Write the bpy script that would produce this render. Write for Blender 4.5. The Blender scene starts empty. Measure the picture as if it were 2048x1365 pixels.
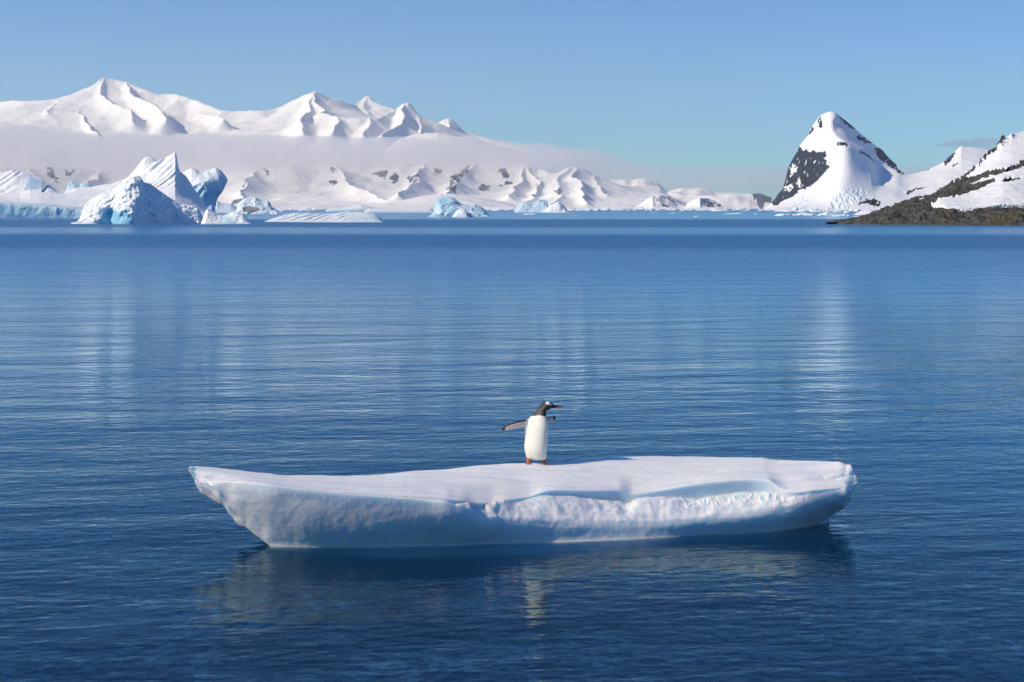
import bpy, math, random
import numpy as np
from mathutils import Vector
R = math.radians
sc = bpy.context.scene
COL = sc.collection

# ------------------------------------------------------------------ camera
FPX, HOR, CAMH = 2844.4, 417.0, 3.9          # focal length in photo pixels, horizon row, eye height (m)
cam_d = bpy.data.cameras.new('camera'); cam = bpy.data.objects.new('camera', cam_d); COL.objects.link(cam)
cam.location = (0, 0, CAMH); cam.rotation_euler = (R(90), 0, 0)
cam_d.sensor_width = 36; cam_d.lens = 50; cam_d.shift_y = (HOR - 682.5) / 2048
cam_d.clip_start = 0.1; cam_d.clip_end = 90000
sc.camera = cam

# ------------------------------------------------------------------ sky, sun, exposure
SUN_EL, SUN_AZ = R(35), R(255)               # azimuth clockwise from +Y (view direction): left, a little behind the camera
w = bpy.data.worlds.new('World'); sc.world = w; w.use_nodes = True
nt = w.node_tree; bg = nt.nodes['Background']
sky = nt.nodes.new('ShaderNodeTexSky'); sky.sky_type = 'NISHITA'; sky.sun_disc = False
sky.sun_elevation = SUN_EL; sky.sun_rotation = SUN_AZ
sky.air_density = 1.0; sky.dust_density = 0.15; sky.ozone_density = 2.5; sky.altitude = 0
tint = nt.nodes.new('ShaderNodeMix'); tint.data_type = 'RGBA'; tint.blend_type = 'MULTIPLY'; tint.inputs[0].default_value = 1
tint.inputs[7].default_value = (0.325, 0.685, 1.04, 1)           # cold, very clear polar air
gam = nt.nodes.new('ShaderNodeGamma'); gam.inputs[1].default_value = 1.2; nt.links.new(sky.outputs[0], gam.inputs[0]); nt.links.new(gam.outputs[0], tint.inputs[6]); nt.links.new(tint.outputs[2], bg.inputs[0]); bg.inputs[1].default_value = 0.083
sun_d = bpy.data.lights.new('sun', 'SUN'); sun = bpy.data.objects.new('sun', sun_d); COL.objects.link(sun)
sun_d.energy = 4.5; sun_d.angle = R(0.5); sun_d.color = (1.0, 0.86, 0.65)
sv = Vector((math.sin(SUN_AZ) * math.cos(SUN_EL), math.cos(SUN_AZ) * math.cos(SUN_EL), math.sin(SUN_EL)))
sun.rotation_euler = sv.to_track_quat('Z', 'Y').to_euler()
sc.view_settings.view_transform = 'Standard'; sc.view_settings.look = 'None'
sc.view_settings.exposure = 0.0; sc.view_settings.gamma = 1.0; sc.view_settings.use_curve_mapping = False
sc.render.engine = 'CYCLES'
cy = sc.cycles
cy.use_denoising = True; cy.max_bounces = 8; cy.diffuse_bounces = 3; cy.glossy_bounces = 3
cy.transmission_bounces = 4; cy.transparent_max_bounces = 12; cy.volume_bounces = 5
cy.caustics_reflective = False; cy.caustics_refractive = False

# ------------------------------------------------------------------ numpy noise
def _h(ix, iy, iz, seed):
    n = (ix * 374761393 + iy * 668265263 + iz * 2147483647 + seed * 1274126177) & 0xFFFFFFFF
    n = ((n ^ (n >> 13)) * 1274126177) & 0xFFFFFFFF
    n = ((n ^ (n >> 15)) * 2246822519) & 0xFFFFFFFF
    return (n ^ (n >> 16)) & 0xFFFFFFFF
def perlin(x, y, z=0.0, seed=0):
    x, y, z = np.broadcast_arrays(np.asarray(x, float), np.asarray(y, float), np.asarray(z, float))
    xi, yi, zi = np.floor(x).astype(np.int64), np.floor(y).astype(np.int64), np.floor(z).astype(np.int64)
    fx, fy, fz = x - xi, y - yi, z - zi
    u, v, q = [t * t * t * (t * (t * 6 - 15) + 10) for t in (fx, fy, fz)]
    def g(dx, dy, dz):
        h = _h(xi + dx, yi + dy, zi + dz, seed)
        a = (h & 0xFFFF) / 65536.0 * 2 * np.pi; c = ((h >> 16) & 0xFFFF) / 32768.0 - 1
        s = np.sqrt(1 - c * c)
        return s * np.cos(a) * (fx - dx) + s * np.sin(a) * (fy - dy) + c * (fz - dz)
    L = lambda a, b, t: a + (b - a) * t
    return 1.5 * L(L(L(g(0,0,0), g(1,0,0), u), L(g(0,1,0), g(1,1,0), u), v),
                   L(L(g(0,0,1), g(1,0,1), u), L(g(0,1,1), g(1,1,1), u), v), q)
def fbm(x, y, z=0.0, o=4, seed=0, gain=0.5):
    s, a = 0, 1.0
    for k in range(o):
        s = s + a * perlin(x * 2.03**k, y * 2.03**k, np.asarray(z) * 2.03**k, seed + k * 17); a *= gain
    return s
def ridged(x, y, z=0.0, o=4, seed=0, gain=0.5):
    s, a = 0, 1.0
    for k in range(o):
        s = s + a * (1 - 2 * np.abs(perlin(x * 2.03**k, y * 2.03**k, np.asarray(z) * 2.03**k, seed + k * 17))); a *= gain
    return s - 1
def sst(a, b, x):
    t = np.clip((x - a) / (b - a), 0, 1); return t * t * (3 - 2 * t)
def inpoly(px, py, poly):
    r = np.zeros(px.shape, bool); n = len(poly)
    for i in range(n):
        x1, y1 = poly[i]; x2, y2 = poly[(i + 1) % n]
        if y1 == y2: continue
        c = ((y1 > py) != (y2 > py)) & (px < (x2 - x1) * (py - y1) / (y2 - y1) + x1)
        r ^= c
    return r

# ------------------------------------------------------------------ object helpers
def tag(o, label=None, cat=None, group=None, kind=None):
    for k, v in (('label', label), ('category', cat), ('group', group), ('kind', kind)):
        if v: o[k] = v
    return o
def link(name, me, mat=None, parent=None):
    o = bpy.data.objects.new(name, me); COL.objects.link(o)
    if mat is not None:
        for m in (mat if isinstance(mat, (list, tuple)) else [mat]): me.materials.append(m)
    if parent is not None: o.parent = parent
    return o
def mesh_np(name, co, quads, smooth=True, attrs=None):
    me = bpy.data.meshes.new(name); co = np.asarray(co, np.float32).reshape(-1, 3); q = np.asarray(quads, np.int32)
    me.vertices.add(len(co)); me.vertices.foreach_set('co', co.ravel())
    nf, k = q.shape
    me.loops.add(nf * k); me.loops.foreach_set('vertex_index', q.ravel())
    me.polygons.add(nf); me.polygons.foreach_set('loop_start', np.arange(0, nf * k, k, dtype=np.int32))
    me.polygons.foreach_set('loop_total', np.full(nf, k, np.int32))
    me.polygons.foreach_set('use_smooth', np.full(nf, smooth, bool))
    me.update(calc_edges=True); me.validate()
    for an, arr in (attrs or {}).items():
        a = me.attributes.new(an, 'FLOAT', 'POINT'); a.data.foreach_set('value', np.asarray(arr, np.float32).ravel())
    return me
def grid_faces(nr, nc, wrap_r=False, flip=False):
    r = np.arange(nr if wrap_r else nr - 1); c = np.arange(nc - 1)
    rr, cc = np.meshgrid(r, c, indexing='ij'); r2 = (rr + 1) % nr
    q = np.stack([rr * nc + cc, rr * nc + cc + 1, r2 * nc + cc + 1, r2 * nc + cc], -1).reshape(-1, 4)
    return q[:, ::-1] if flip else q
def pt(px, py, Y):                         # a point seen at photo pixel (px,py) standing Y metres away
    return ((px - 1024) / FPX * Y, Y, CAMH - (py - HOR) / FPX * Y)
def wd(py): return CAMH * FPX / (py - HOR)  # distance of the water surface seen at row py

def curve(pts, px, Y=None):
    a = np.array([(p[0], p[1]) for p in pts], float)
    py = np.interp(px, a[:, 0], a[:, 1])
    if len(pts[0]) > 2: y = np.interp(px, a[:, 0], np.array([p[2] for p in pts], float))
    else: y = np.full(px.shape, float(Y))
    return py, y
def gsm(v, sig):
    if sig < .4: return v
    n = int(3 * sig) + 1; k = np.exp(-.5 * (np.arange(-n, n + 1) / sig) ** 2); k /= k.sum()
    return np.convolve(np.pad(v, n, 'edge'), k, 'valid')
def sheet(name, px0, px1, step, curves, segs, disp=None, attr=None, back=None, mat=None, smooth=True, sm=0):
    """terrain or berg: rows of world points between traced ridge lines, each at its own distance.
    curves: (points, Y); segs: (rows, a, b) per gap, Y runs as t**a, Z as t**b (b=0: sine dome)."""
    px = np.arange(px0, px1 + step * .5, step); rows = []
    cs = []
    for pts, Y in curves:
        py, y = curve(pts, px, Y)
        g = sm[len(cs)] if isinstance(sm, (list, tuple)) else (sm, sm)
        py, y = gsm(py, g[0] / step), gsm(y, g[1] / step)
        cs.append((y, CAMH - (py - HOR) / FPX * y))
    if back:                               # hidden rear side, so that the form is closed
        y, z = cs[-1]; cs.append((y + back, np.full_like(z, -3.0))); segs = list(segs) + [(14, 1, 1.3)]
    Ys, Zs, Ts = [], [], []
    for i, (n, a, b) in enumerate(segs):
        y0, z0 = cs[i]; y1, z1 = cs[i + 1]
        for k in range(n + (1 if i == len(segs) - 1 else 0)):
            t = k / n; tz = math.sin(t * math.pi / 2) if b == 0 else t ** b
            Ys.append(y0 + (y1 - y0) * t ** a); Zs.append(z0 + (z1 - z0) * tz); Ts.append(np.full_like(px, i + t))
    Y = np.array(Ys); Z = np.array(Zs); T = np.array(Ts); PX = np.broadcast_to(px, Y.shape)
    X = (PX - 1024) / FPX * Y
    PY = HOR - (Z - CAMH) / Y * FPX; at = attr(X, Y, Z, T, PX, PY) if attr else {}
    if disp: X, Y, Z = disp(X, Y, Z, T, PX)
    me = mesh_np(name, np.stack([X, Y, Z], -1), grid_faces(*Y.shape), smooth, at)
    return link(name, me, mat)

# ------------------------------------------------------------------ materials
def newmat(name):
    m = bpy.data.materials.new(name); m.use_nodes = True; n = m.node_tree
    return m, n, n.nodes['Principled BSDF']
def N(n, t, **kw):
    x = n.nodes.new('ShaderNode' + t)
    for k, v in kw.items():
        if k in x.inputs: x.inputs[k].default_value = v
        else: setattr(x, k, v)
    return x
def noise(n, scale, detail=4, rough=0.5, vec=None, sc3=None):
    tx = N(n, 'TexNoise'); tx.inputs['Scale'].default_value = scale
    tx.inputs['Detail'].default_value = detail; tx.inputs['Roughness'].default_value = rough
    if vec is None:
        tc = N(n, 'TexCoord'); vec = tc.outputs['Object']
    if sc3:
        mp = N(n, 'Mapping'); mp.inputs['Scale'].default_value = sc3; n.links.new(vec, mp.inputs[0]); vec = mp.outputs[0]
    n.links.new(vec, tx.inputs['Vector'])
    return tx.outputs['Fac']
def math_(n, op, a, b=None, clamp=False):
    x = N(n, 'Math', operation=op); x.use_clamp = clamp
    for i, v in enumerate((a, b)):
        if v is None: continue
        if isinstance(v, (int, float)): x.inputs[i].default_value = v
        else: n.links.new(v, x.inputs[i])
    return x.outputs[0]
def ramp(n, src, stops):
    r = N(n, 'ValToRGB'); e = r.color_ramp.elements
    while len(e) < len(stops): e.new(0.5)
    for k, (p, c) in enumerate(stops): e[k].position = p; e[k].color = (*c, 1) if len(c) == 3 else c
    n.links.new(src, r.inputs[0]); return r.outputs[0]
def mixc(n, fac, a, b):
    x = N(n, 'Mix', data_type='RGBA')
    for i, v in ((0, fac), (6, a), (7, b)):
        if isinstance(v, tuple): x.inputs[i].default_value = (*v, 1)
        elif isinstance(v, (int, float)): x.inputs[i].default_value = v
        else: n.links.new(v, x.inputs[i])
    return x.outputs[2]
def attrn(n, name):
    a = N(n, 'Attribute'); a.attribute_name = name; return a.outputs['Fac']
def bump(n, b, h, dist, strength=1.0):
    x = N(n, 'Bump'); x.inputs['Strength'].default_value = strength; x.inputs['Distance'].default_value = dist
    n.links.new(h, x.inputs['Height']); n.links.new(x.outputs[0], b.inputs['Normal'])

def snow_mat(name, size, col=(0.86, 0.87, 0.89), rock=((0.035, 0.037, 0.045), (0.09, 0.085, 0.08)), edge=0.5, bd=0.02):
    """snow with bare rock where the terrain's 'rock' attribute says so; size = metres of the finest relief"""
    m, n, b = newmat(name)
    fl = noise(n, 1 / (size * 2.5), 6, 0.65)
    rk = math_(n, 'ADD', attrn(n, 'rock'), math_(n, 'MULTIPLY', math_(n, 'SUBTRACT', fl, 0.5), edge * 2))
    rk = ramp(n, rk, [(0.47, (0, 0, 0)), (0.53, (1, 1, 1))])
    rc = ramp(n, noise(n, 1 / size, 5, 0.7), [(0.35, rock[0]), (0.65, rock[1])])
    rc = mixc(n, attrn(n, 'moss'), rc, mixc(n, noise(n, .8 / size, 4, .6), (0.035, 0.036, 0.022), (0.12, 0.105, 0.055)))
    c2 = mixc(n, attrn(n, 'blue'), col, (0.45, 0.72, 0.85))
    n.links.new(mixc(n, rk, c2, rc), b.inputs['Base Color'])
    b.inputs['Roughness'].default_value = 0.7; b.inputs['Specular IOR Level'].default_value = 0.25
    bump(n, b, noise(n, 1 / size, 6, 0.62), size * bd * 10)
    return m
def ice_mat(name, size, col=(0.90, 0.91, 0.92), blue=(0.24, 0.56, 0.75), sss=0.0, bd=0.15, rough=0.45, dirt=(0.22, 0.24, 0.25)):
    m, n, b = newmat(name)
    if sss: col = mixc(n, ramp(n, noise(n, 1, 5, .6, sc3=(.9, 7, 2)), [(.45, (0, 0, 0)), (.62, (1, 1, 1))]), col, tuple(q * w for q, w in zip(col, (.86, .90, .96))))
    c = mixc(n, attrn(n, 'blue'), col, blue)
    c = mixc(n, attrn(n, 'dirt'), c, dirt)
    n.links.new(c, b.inputs['Base Color'])
    b.inputs['Roughness'].default_value = rough; b.inputs['IOR'].default_value = 1.31
    if sss:
        b.inputs['Subsurface Weight'].default_value = 1.0
        b.inputs['Subsurface Radius'].default_value = (0.25, 0.6, 0.85); b.inputs['Subsurface Scale'].default_value = sss
    bump(n, b, noise(n, 1 / size, 6, 0.6), size * bd)
    return m
def plain(name, col, rough=0.5, spec=0.5):
    m, n, b = newmat(name); b.inputs['Base Color'].default_value = (*col, 1)
    b.inputs['Roughness'].default_value = rough; b.inputs['Specular IOR Level'].default_value = spec
    c = mixc(n, noise(n, 60, 3), tuple(x * 0.85 for x in col), tuple(min(1, x * 1.12) for x in col))
    n.links.new(c, b.inputs['Base Color']); return m

# ------------------------------------------------------------------ water
def water_mat():
    m, n, b = newmat('sea_water'); n.nodes.remove(b); out = n.nodes['Material Output']
    tc = N(n, 'TexCoord'); sep = N(n, 'SeparateXYZ'); n.links.new(tc.outputs['Object'], sep.inputs[0])
    rot = N(n, 'Mapping'); rot.inputs['Rotation'].default_value = (0, 0, R(-7)); n.links.new(tc.outputs['Object'], rot.inputs[0])
    v = rot.outputs[0]
    # wind: calm and ruffled stretches of the bay, running across the view
    yy = math_(n, 'ADD', sep.outputs[1], math_(n, 'MULTIPLY', math_(n, 'SUBTRACT', noise(n, 0.004, 3), 0.5), 60.0))
    lg = math_(n, 'DIVIDE', math_(n, 'LOGARITHM', yy, 10.0), 4.0)       # 10 m: .25  100 m: .5  1 km: .75
    P = lambda m_: math.log10(m_) / 4
    wind = ramp(n, lg, [(P(11), (.17,)*3), (P(17), (.14,)*3), (P(30), (.29,)*3), (P(60), (.42,)*3), (P(125), (.65,)*3), (P(150), (1.6,)*3), (P(195), (1.6,)*3),
                        (P(225), (.55,)*3), (P(275), (.55,)*3), (P(320), (1.4,)*3), (P(460), (1.4,)*3), (P(530), (.35,)*3), (P(1600), (.5,)*3), (P(3000), (.9,)*3)])
    rgh = ramp(n, lg, [(P(11), (.0,)*3), (P(20), (.01,)*3), (P(28), (.03,)*3), (P(45), (.12,)*3), (P(90), (.26,)*3), (P(125), (.3,)*3), (P(150), (.34,)*3), (P(195), (.34,)*3),
                       (P(225), (.17,)*3), (P(275), (.17,)*3), (P(320), (.36,)*3), (P(460), (.34,)*3), (P(530), (.15,)*3), (P(1600), (.2,)*3), (P(3000), (.3,)*3)])
    h = None
    for scx, scy, amp, det in ((0.10, 0.35, 0.34, 1), (0.34, 1.05, 0.17, 1), (1.2, 3.0, 0.075, 1), (2.5, 4.0, 0.05, 1), (4, 9, 0.04, 1), (9, 19, 0.017, 1)):
        t = math_(n, 'MULTIPLY', noise(n, 1.0, det, 0.5, vec=v, sc3=(scx, scy, 1)), amp)
        h = t if h is None else math_(n, 'ADD', h, t)
    h = math_(n, 'MULTIPLY', h, wind)
    bp = N(n, 'Bump'); bp.inputs['Strength'].default_value = 1; bp.inputs['Distance'].default_value = 1.0
    n.links.new(h, bp.inputs['Height'])
    fr = N(n, 'Fresnel'); fr.inputs['IOR'].default_value = 1.34; n.links.new(bp.outputs[0], fr.inputs['Normal'])
    gl = N(n, 'BsdfGlossy'); gl.inputs['Roughness'].default_value = 0.03; gl.inputs['Color'].default_value = (.74, .94, 1, 1); n.links.new(rgh, gl.inputs['Roughness'])
    n.links.new(bp.outputs[0], gl.inputs['Normal'])
    tr = N(n, 'BsdfTransparent'); df = N(n, 'BsdfDiffuse'); df.inputs['Color'].default_value = (0.001, 0.34, 0.90, 1)
    body = N(n, 'MixShader'); n.links.new(ramp(n, lg, [(P(11), (.025,)*3), (P(17), (.06,)*3), (P(26), (.17,)*3), (P(45), (.30,)*3), (P(110), (.30,)*3)]), body.inputs[0]); n.links.new(tr.outputs[0], body.inputs[1]); n.links.new(df.outputs[0], body.inputs[2])
    mx = N(n, 'MixShader'); n.links.new(fr.outputs[0], mx.inputs[0]); n.links.new(body.outputs[0], mx.inputs[1]); n.links.new(gl.outputs[0], mx.inputs[2])
    n.links.new(mx.outputs[0], out.inputs['Surface'])
    va = N(n, 'VolumeAbsorption'); va.inputs['Color'].default_value = (0.2, 0.82, 0.88, 1); va.inputs['Density'].default_value = 0.15
    n.links.new(va.outputs[0], out.inputs['Volume'])
    return m
def box_mesh(name, x0, x1, y0, y1, z0, z1):
    co = [(x, y, z) for z in (z0, z1) for y in (y0, y1) for x in (x0, x1)]
    return mesh_np(name, co, [(0,2,3,1), (4,5,7,6), (0,1,5,4), (2,6,7,3), (0,4,6,2), (1,3,7,5)], False)
tag(link('sea', box_mesh('sea', -30000, 30000, -2000, 24000, -14, 0), water_mat()), kind='structure')

# seabed: stony shallows near the camera falling away into deep water
def seabed():
    m, n, b = newmat('pebble_bed')
    vo = N(n, 'TexVoronoi'); vo.inputs['Scale'].default_value = 9
    tc = N(n, 'TexCoord'); n.links.new(tc.outputs['Object'], vo.inputs['Vector'])
    sp = N(n, 'SeparateColor'); n.links.new(vo.outputs['Color'], sp.inputs[0])
    c = ramp(n, sp.outputs[0], [(0.0, (0.04, 0.05, 0.05)), (0.45, (0.20, 0.22, 0.18)), (0.8, (0.42, 0.38, 0.28)), (1.0, (0.85, 0.82, 0.7))])
    big = ramp(n, noise(n, .45, 3), [(0.38, (0.3, 0.3, 0.3)), (0.6, (1.5, 1.5, 1.5))])
    mm = N(n, 'Mix', data_type='RGBA', blend_type='MULTIPLY'); mm.inputs[0].default_value = 1
    n.links.new(c, mm.inputs[6]); n.links.new(big, mm.inputs[7]); n.links.new(mm.outputs[2], b.inputs['Base Color'])
    b.inputs['Roughness'].default_value = .8
    inv = math_(n, 'SUBTRACT', 1.0, vo.outputs['Distance']); bump(n, b, inv, 0.04)
    ys = np.array(list(np.linspace(2, 45, 150)) + [60, 100, 200, 500, 1500, 5000, 12000, 23900.]); ys = np.concatenate([[-1990], ys])
    xs = np.concatenate([[-29900, -8000, -2000, -500, -120, -60], np.linspace(-26, 26, 180), [60, 120, 500, 2000, 8000, 29900]])
    X, Y = np.meshgrid(xs, ys)
    Z = -0.5 - 0.09 * np.clip(Y - 11, 0, 50) + 0.02 * np.clip(X, -10, 10) + 0.22 * fbm(X * .35, Y * .35, o=4) * (np.abs(X) < 40)
    Z = np.clip(Z - sst(30, 200, Y) * 9 - sst(30, 300, np.abs(X)) * 5, -13.5, -0.3)
    return tag(link('seabed', mesh_np('seabed', np.stack([X, Y, Z], -1), grid_faces(*X.shape)), m), kind='structure')
seabed()

# ------------------------------------------------------------------ far mountains
M_far = snow_mat('far_snow', 60, rock=((.055, .075, .12), (.10, .12, .16)), col=(.87, .855, .83), edge=.5, bd=.008)
M_hill = snow_mat('hill_snow', 22, col=(.85, .84, .82), edge=.9, bd=.01, rock=((.075, .095, .14), (.13, .15, .19)))  # rock kept pale and bluish: some distance haze is put into its colour
def rockmask(polys, j=3.0, seed=3, fr=.12):
    def f(PX, PY):
        dx = j * fbm(PX * fr, PY * fr, 0, 3, seed); dy = j * fbm(PX * fr, PY * fr, 9, 3, seed + 5)
        r = np.zeros(PX.shape)
        for p in polys: r = np.maximum(r, inpoly(PX + dx, PY + dy, p).astype(float))
        return r
    return f
def mt_disp(amp, L, seed, tmax, keep=0.25, ax=1.0, wx=.8, fine=.1):
    def d(X, Y, Z, T, PX):
        k = np.abs(np.sin(np.pi * T)) ** .8 * (T < tmax) * (T > 1) if tmax == 3.0 else np.clip(np.abs(T - tmax), 0, 1) ** .6 * (T < tmax) * sst(0, .25, T)
        if tmax == 3.0: k = np.maximum(k, np.clip(T, 0, 1) * (T <= 1.5) * .9)
        n = ridged(X / L * ax, Y / L / 1.4, 0, 4, seed, .42)
        n2 = fbm(X / L * 3, Y / L * 3, 0, 4, seed + 3)
        return X, Y, Z + amp * k * n + amp * fine * k * n2
    return d
def ridge_land(name, x0, x1, nx, y0, y1, ny, ridges, k, base, soft, warp, wl, seed, mat, attr=None, fine=0, flat=900, tail=.22, rid=0):
    """land built from its crest lines: every crest is a roof that falls away at slope k, blended where roofs meet"""
    v = np.linspace(0, 1, ny); Yr = y0 + (y1 - y0) * v
    u = np.linspace(x0, x1, nx); PX, Y = np.meshgrid(u, Yr); X = (PX - 1024) / FPX * Y
    env = np.ones_like(X)
    Xw = X + warp * fbm(X / wl, Y / wl, 0, 3, seed, .45); Yw = Y + warp * fbm(X / wl, Y / wl, 5, 3, seed + 3, .45)
    acc = np.exp((base(X, Y) - 0) / soft)
    for rd in ridges:
        k_ = k
        if isinstance(rd, tuple): rd, k_ = rd
        elif rd is not ridges[0]: k_ = k * (.95, 1.5, 1.2)[len(rd) * 7 % 3 if len(rd) > 3 else int(abs(rd[0][0])) % 3]
        pts = np.array([pt(*p) for p in rd])
        best = np.full(X.shape, -1e9)
        for a_, b_ in zip(pts[:-1], pts[1:]):
            d = b_[:2] - a_[:2]; L2 = float(d @ d) + 1e-6
            t = np.clip(((Xw - a_[0]) * d[0] + (Yw - a_[1]) * d[1]) / L2, 0, 1)
            dist = np.hypot(Xw - (a_[0] + t * d[0]), Yw - (a_[1] + t * d[1]))
            best = np.maximum(best, a_[2] + t * (b_[2] - a_[2]) - ((k_ - tail) * dist / (1 + dist / flat) + tail * dist))
        acc = acc + np.exp(np.clip(best, -2000, 1e9) / soft)
    Z = soft * np.log(acc) + fine * fbm(X / wl * 2.5, Y / wl * 2.5, 0, 4, seed + 9) * np.clip((Y - y0) / (y1 - y0) * 6, 0, 1)
    Z = Z + rid * (ridged(X / wl / .8, Y / wl, 0, 4, seed + 21, .5) - .55) * np.clip((Y - y0) / (y1 - y0) * 6, 0, 1)
    PY = HOR - (Z - CAMH) / Y * FPX
    me = mesh_np(name, np.stack([X, Y, Z], -1), grid_faces(*X.shape), True, {'rock': attr(X, Y, Z, PX, PY) if attr else 0 * X})
    o = link(name, me, mat); o['kind'] = 'structure'; return o
crest = [
 [(-960,290,14500),(-700,225,14500),(-480,190,14500),(-260,216,14500),(0,202,14500),(51,202,14400),(117,199,14300),(142,202,14300),(156,203,14300),(166,193,14450),(176,176,14550),(193,158,14650),(203,155.5,14700),(228,156.4,14750),(254,164,14700),(279,177,14600),(317,187,14500),(335,185,14500),(355,189,14400),(381,198,14300),(419,210,14000),(444,219,13800),(482,221,13800),(529,219,13800),(562,213,13900),(602,197,14000),(625,191,14000),(638,185,14000),(656,193,14100),(694,207,14300),(714,208,14500),(724,199,14600),(737,188.4,14700),(750,197,14700),(772,222,14600),(800,250,14500)],
 ([(780,222,13800),(795,213,13600),(806,205.5,13500),(821,201.5,13500),(831,209,13500),(846,232,13550),(859,248,13600),(885,285,13600)], 1.9),
 ([(720,202,14600),(730,193,14700),(737,188.4,14700),(744,191,14700),(752,199,14700)], 1.6), ([(622,192,14000),(638,184.5,14000),(650,191,14050)], 1.2), ([(166,193,14450),(176,176,14550),(193,158,14650),(203,155.5,14700)], 1.4),
 ([(850,252,14100),(870,243,14100),(882,237,14100),(894,234,14100),(908,239,14100),(918,248,14100),(927,258,14100),(947,279,14100),(990,310,14100)], 1.7),
 [(638,185,14000),(645,205,13500),(652,221,13100),(675,231,12900),(705,236,12800),(740,236,12900),(765,229,13200),(795,213,13600)],
 [(638,187,14000),(622,225,13000),(600,262,12300)], [(675,231,12900),(668,262,12200)], [(720,236,12850),(735,270,12200)],
 [(812,206,13500),(795,238,12900),(770,268,12200)], [(840,228,13500),(835,270,12700)], [(895,238,14300),(890,270,13400)],
 [(254,164,14700),(262,190,14200),(300,205,13700),(330,235,12900)], [(400,222,13600),(440,234,13100)],
 [(203,157,14700),(198,185,14200),(215,200,13800),(250,218,13300),(262,240,12900)], [(160,203,14300),(150,214,13900),(170,240,13000),(200,266,12300)],
 [(117,199,14300),(95,225,13400)]]
ridge_land('mountains', -900, 1060, 1080, 10300, 17000, 400, crest, .80, lambda X, Y: np.clip((Y - 10400) * .27 + 34 * fbm(X / 1300, Y / 1100, 0, 3, 77), -20, 830) * (1 - sst(-270, -90, X / Y * FPX)) + np.clip((Y - 10400) * .2, -20, 380) * sst(-270, -90, X / Y * FPX) * (1 - sst(-60, 60, X / Y * FPX)), 12, 90, 800, 5, M_far, fine=9, flat=430, rid=16)
# snow dome lit in front of the last shadowed peak
tag(sheet('snow_dome', 770, 1010, 1.5, [([(770,330),(1010,330)], 10900), ([(770,300),(800,277.5),(825,270),(855,266.5),(875,266),(900,270),(920,275),(950,279),(1010,300)], 11700)],
      [(24, 1, 0)], mt_disp(12, 500, 15, 1.0, .1), back=500, mat=M_far, attr=lambda X, Y, Z, T, PX, PY: {'rock': 0 * X}), kind='structure')
# lower hills, mostly under the cloud
hill = [(-900,350),(-600,330),(-400,340),(-160,338),(0,334),(60,335),(100,332),(140,336),(200,342),(300,345),(400,372),(455,368),(475,352),(500,343),(520,338),(545,334),(590,329),(612,332),(640,333),(655,331),(672,330),(680,343),(690,350),(705,356),(740,344),(800,331),(900,325),(1000,326),(1060,330),(1090,338),(1105,346),(1120,346),(1132,338),(1140,335.5),(1160,336),(1180,345),(1200,362),(1230,383),(1250,394),(1268,404),(1290,415),(1300,417.5)]
hrock = [[(93,332),(105,336),(112,352),(120,362),(112,366),(98,356),(92,346)],[(128,340),(150,336),(150,346),(138,354),(130,352)],
  [(482,378),(490,362),(494,370),(487,377)],[(525,338),(537,338),(540,350),(533,352)],[(655,336),(672,332),(676,342),(662,345)],[(655,362),(668,358),(678,366),(668,370),(658,368)],[(700,354),(708,358),(706,362)],
  [(744,336),(775,334),(776,346),(770,360),(756,352),(745,350)],[(782,350),(794,346),(800,366),(780,367)],[(810,352),(838,350),(836,364),(820,368)],[(868,338),(885,334),(886,350),(872,350)],
  [(894,384),(902,352),(918,346),(938,330),(942,333),(925,355),(915,372),(911,385)],[(955,376),(968,366),(982,374),(976,382),(960,382)],[(990,342),(1012,334),(1020,350),(1012,358),(1000,346)],[(994,374),(1010,366),(1028,362),(1022,373),(1002,375)],
  [(1068,368),(1078,364),(1075,372)],[(1112,390),(1120,374),(1126,380),(1120,391)],[(1140,383),(1150,380),(1147,387)]]
rm = rockmask(hrock, 4)
hr_ = [[(p[0], p[1], 9400 - (250 if 1095 < p[0] < 1190 else 0)) for p in hill],
 [(60,337,9400),(80,365,8800),(50,398,8000)], [(200,344,9400),(180,375,8700),(150,405,7900)],
 [(520,339,9400),(500,352,9000),(490,375,8500),(478,395,8050),(455,409,7700)], [(672,331,9400),(690,352,9100),(715,372,8600),(755,392,8100),(790,408,7700)],
 [(850,328,9400),(836,358,8800),(800,388,8100)], [(940,328,9400),(918,356,8900),(893,386,8200)],
 [(1055,331,9400),(1040,362,8900),(1018,392,8200)], [(1060,332,9400),(1085,358,9000),(1075,385,8400),(1050,404,7900)],
 [(1136,337,9150),(1126,352,8900),(1120,372,8550),(1112,392,8100),(1090,408,7700)], [(1150,336,9150),(1160,372,8500),(1170,402,7800)], [(1186,350,9150),(1205,390,8400)]]
ridge_land('foothills', -900, 1320, 1200, 7500, 10600, 330, hr_, .62, lambda X, Y: np.clip((Y - 7650) * .085 + 10 * fbm(X / 500, Y / 500, 0, 3, 78), -12, 150), 12, 50, 380, 25, M_hill, fine=4, flat=260, rid=7,
      attr=lambda X, Y, Z, PX, PY: .60 * rm(PX, PY) - .5 * (1 - rm(PX, PY)))
# low sunlit ice piedmont at the foot of the hills
tag(sheet('ice_piedmont', 440, 1060, 1.2, [([(440,419),(1060,419)], 5400), ([(440,416),(1060,416)], 5500),
      ([(440,418),(455,414),(480,405),(505,400),(540,405),(580,408),(640,409),(700,411),(760,407),(810,400),(850,392),(880,388.5),(905,388),(935,392),(980,399),(1010,405),(1040,413),(1060,418.4)], 6400)],
      [(8, 1, 1), (30, 1, 0)], mt_disp(7, 260, 35, 2.0, .2), back=500, mat=M_hill, attr=lambda X, Y, Z, T, PX, PY: {'rock': 0 * X}), kind='structure')
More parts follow.
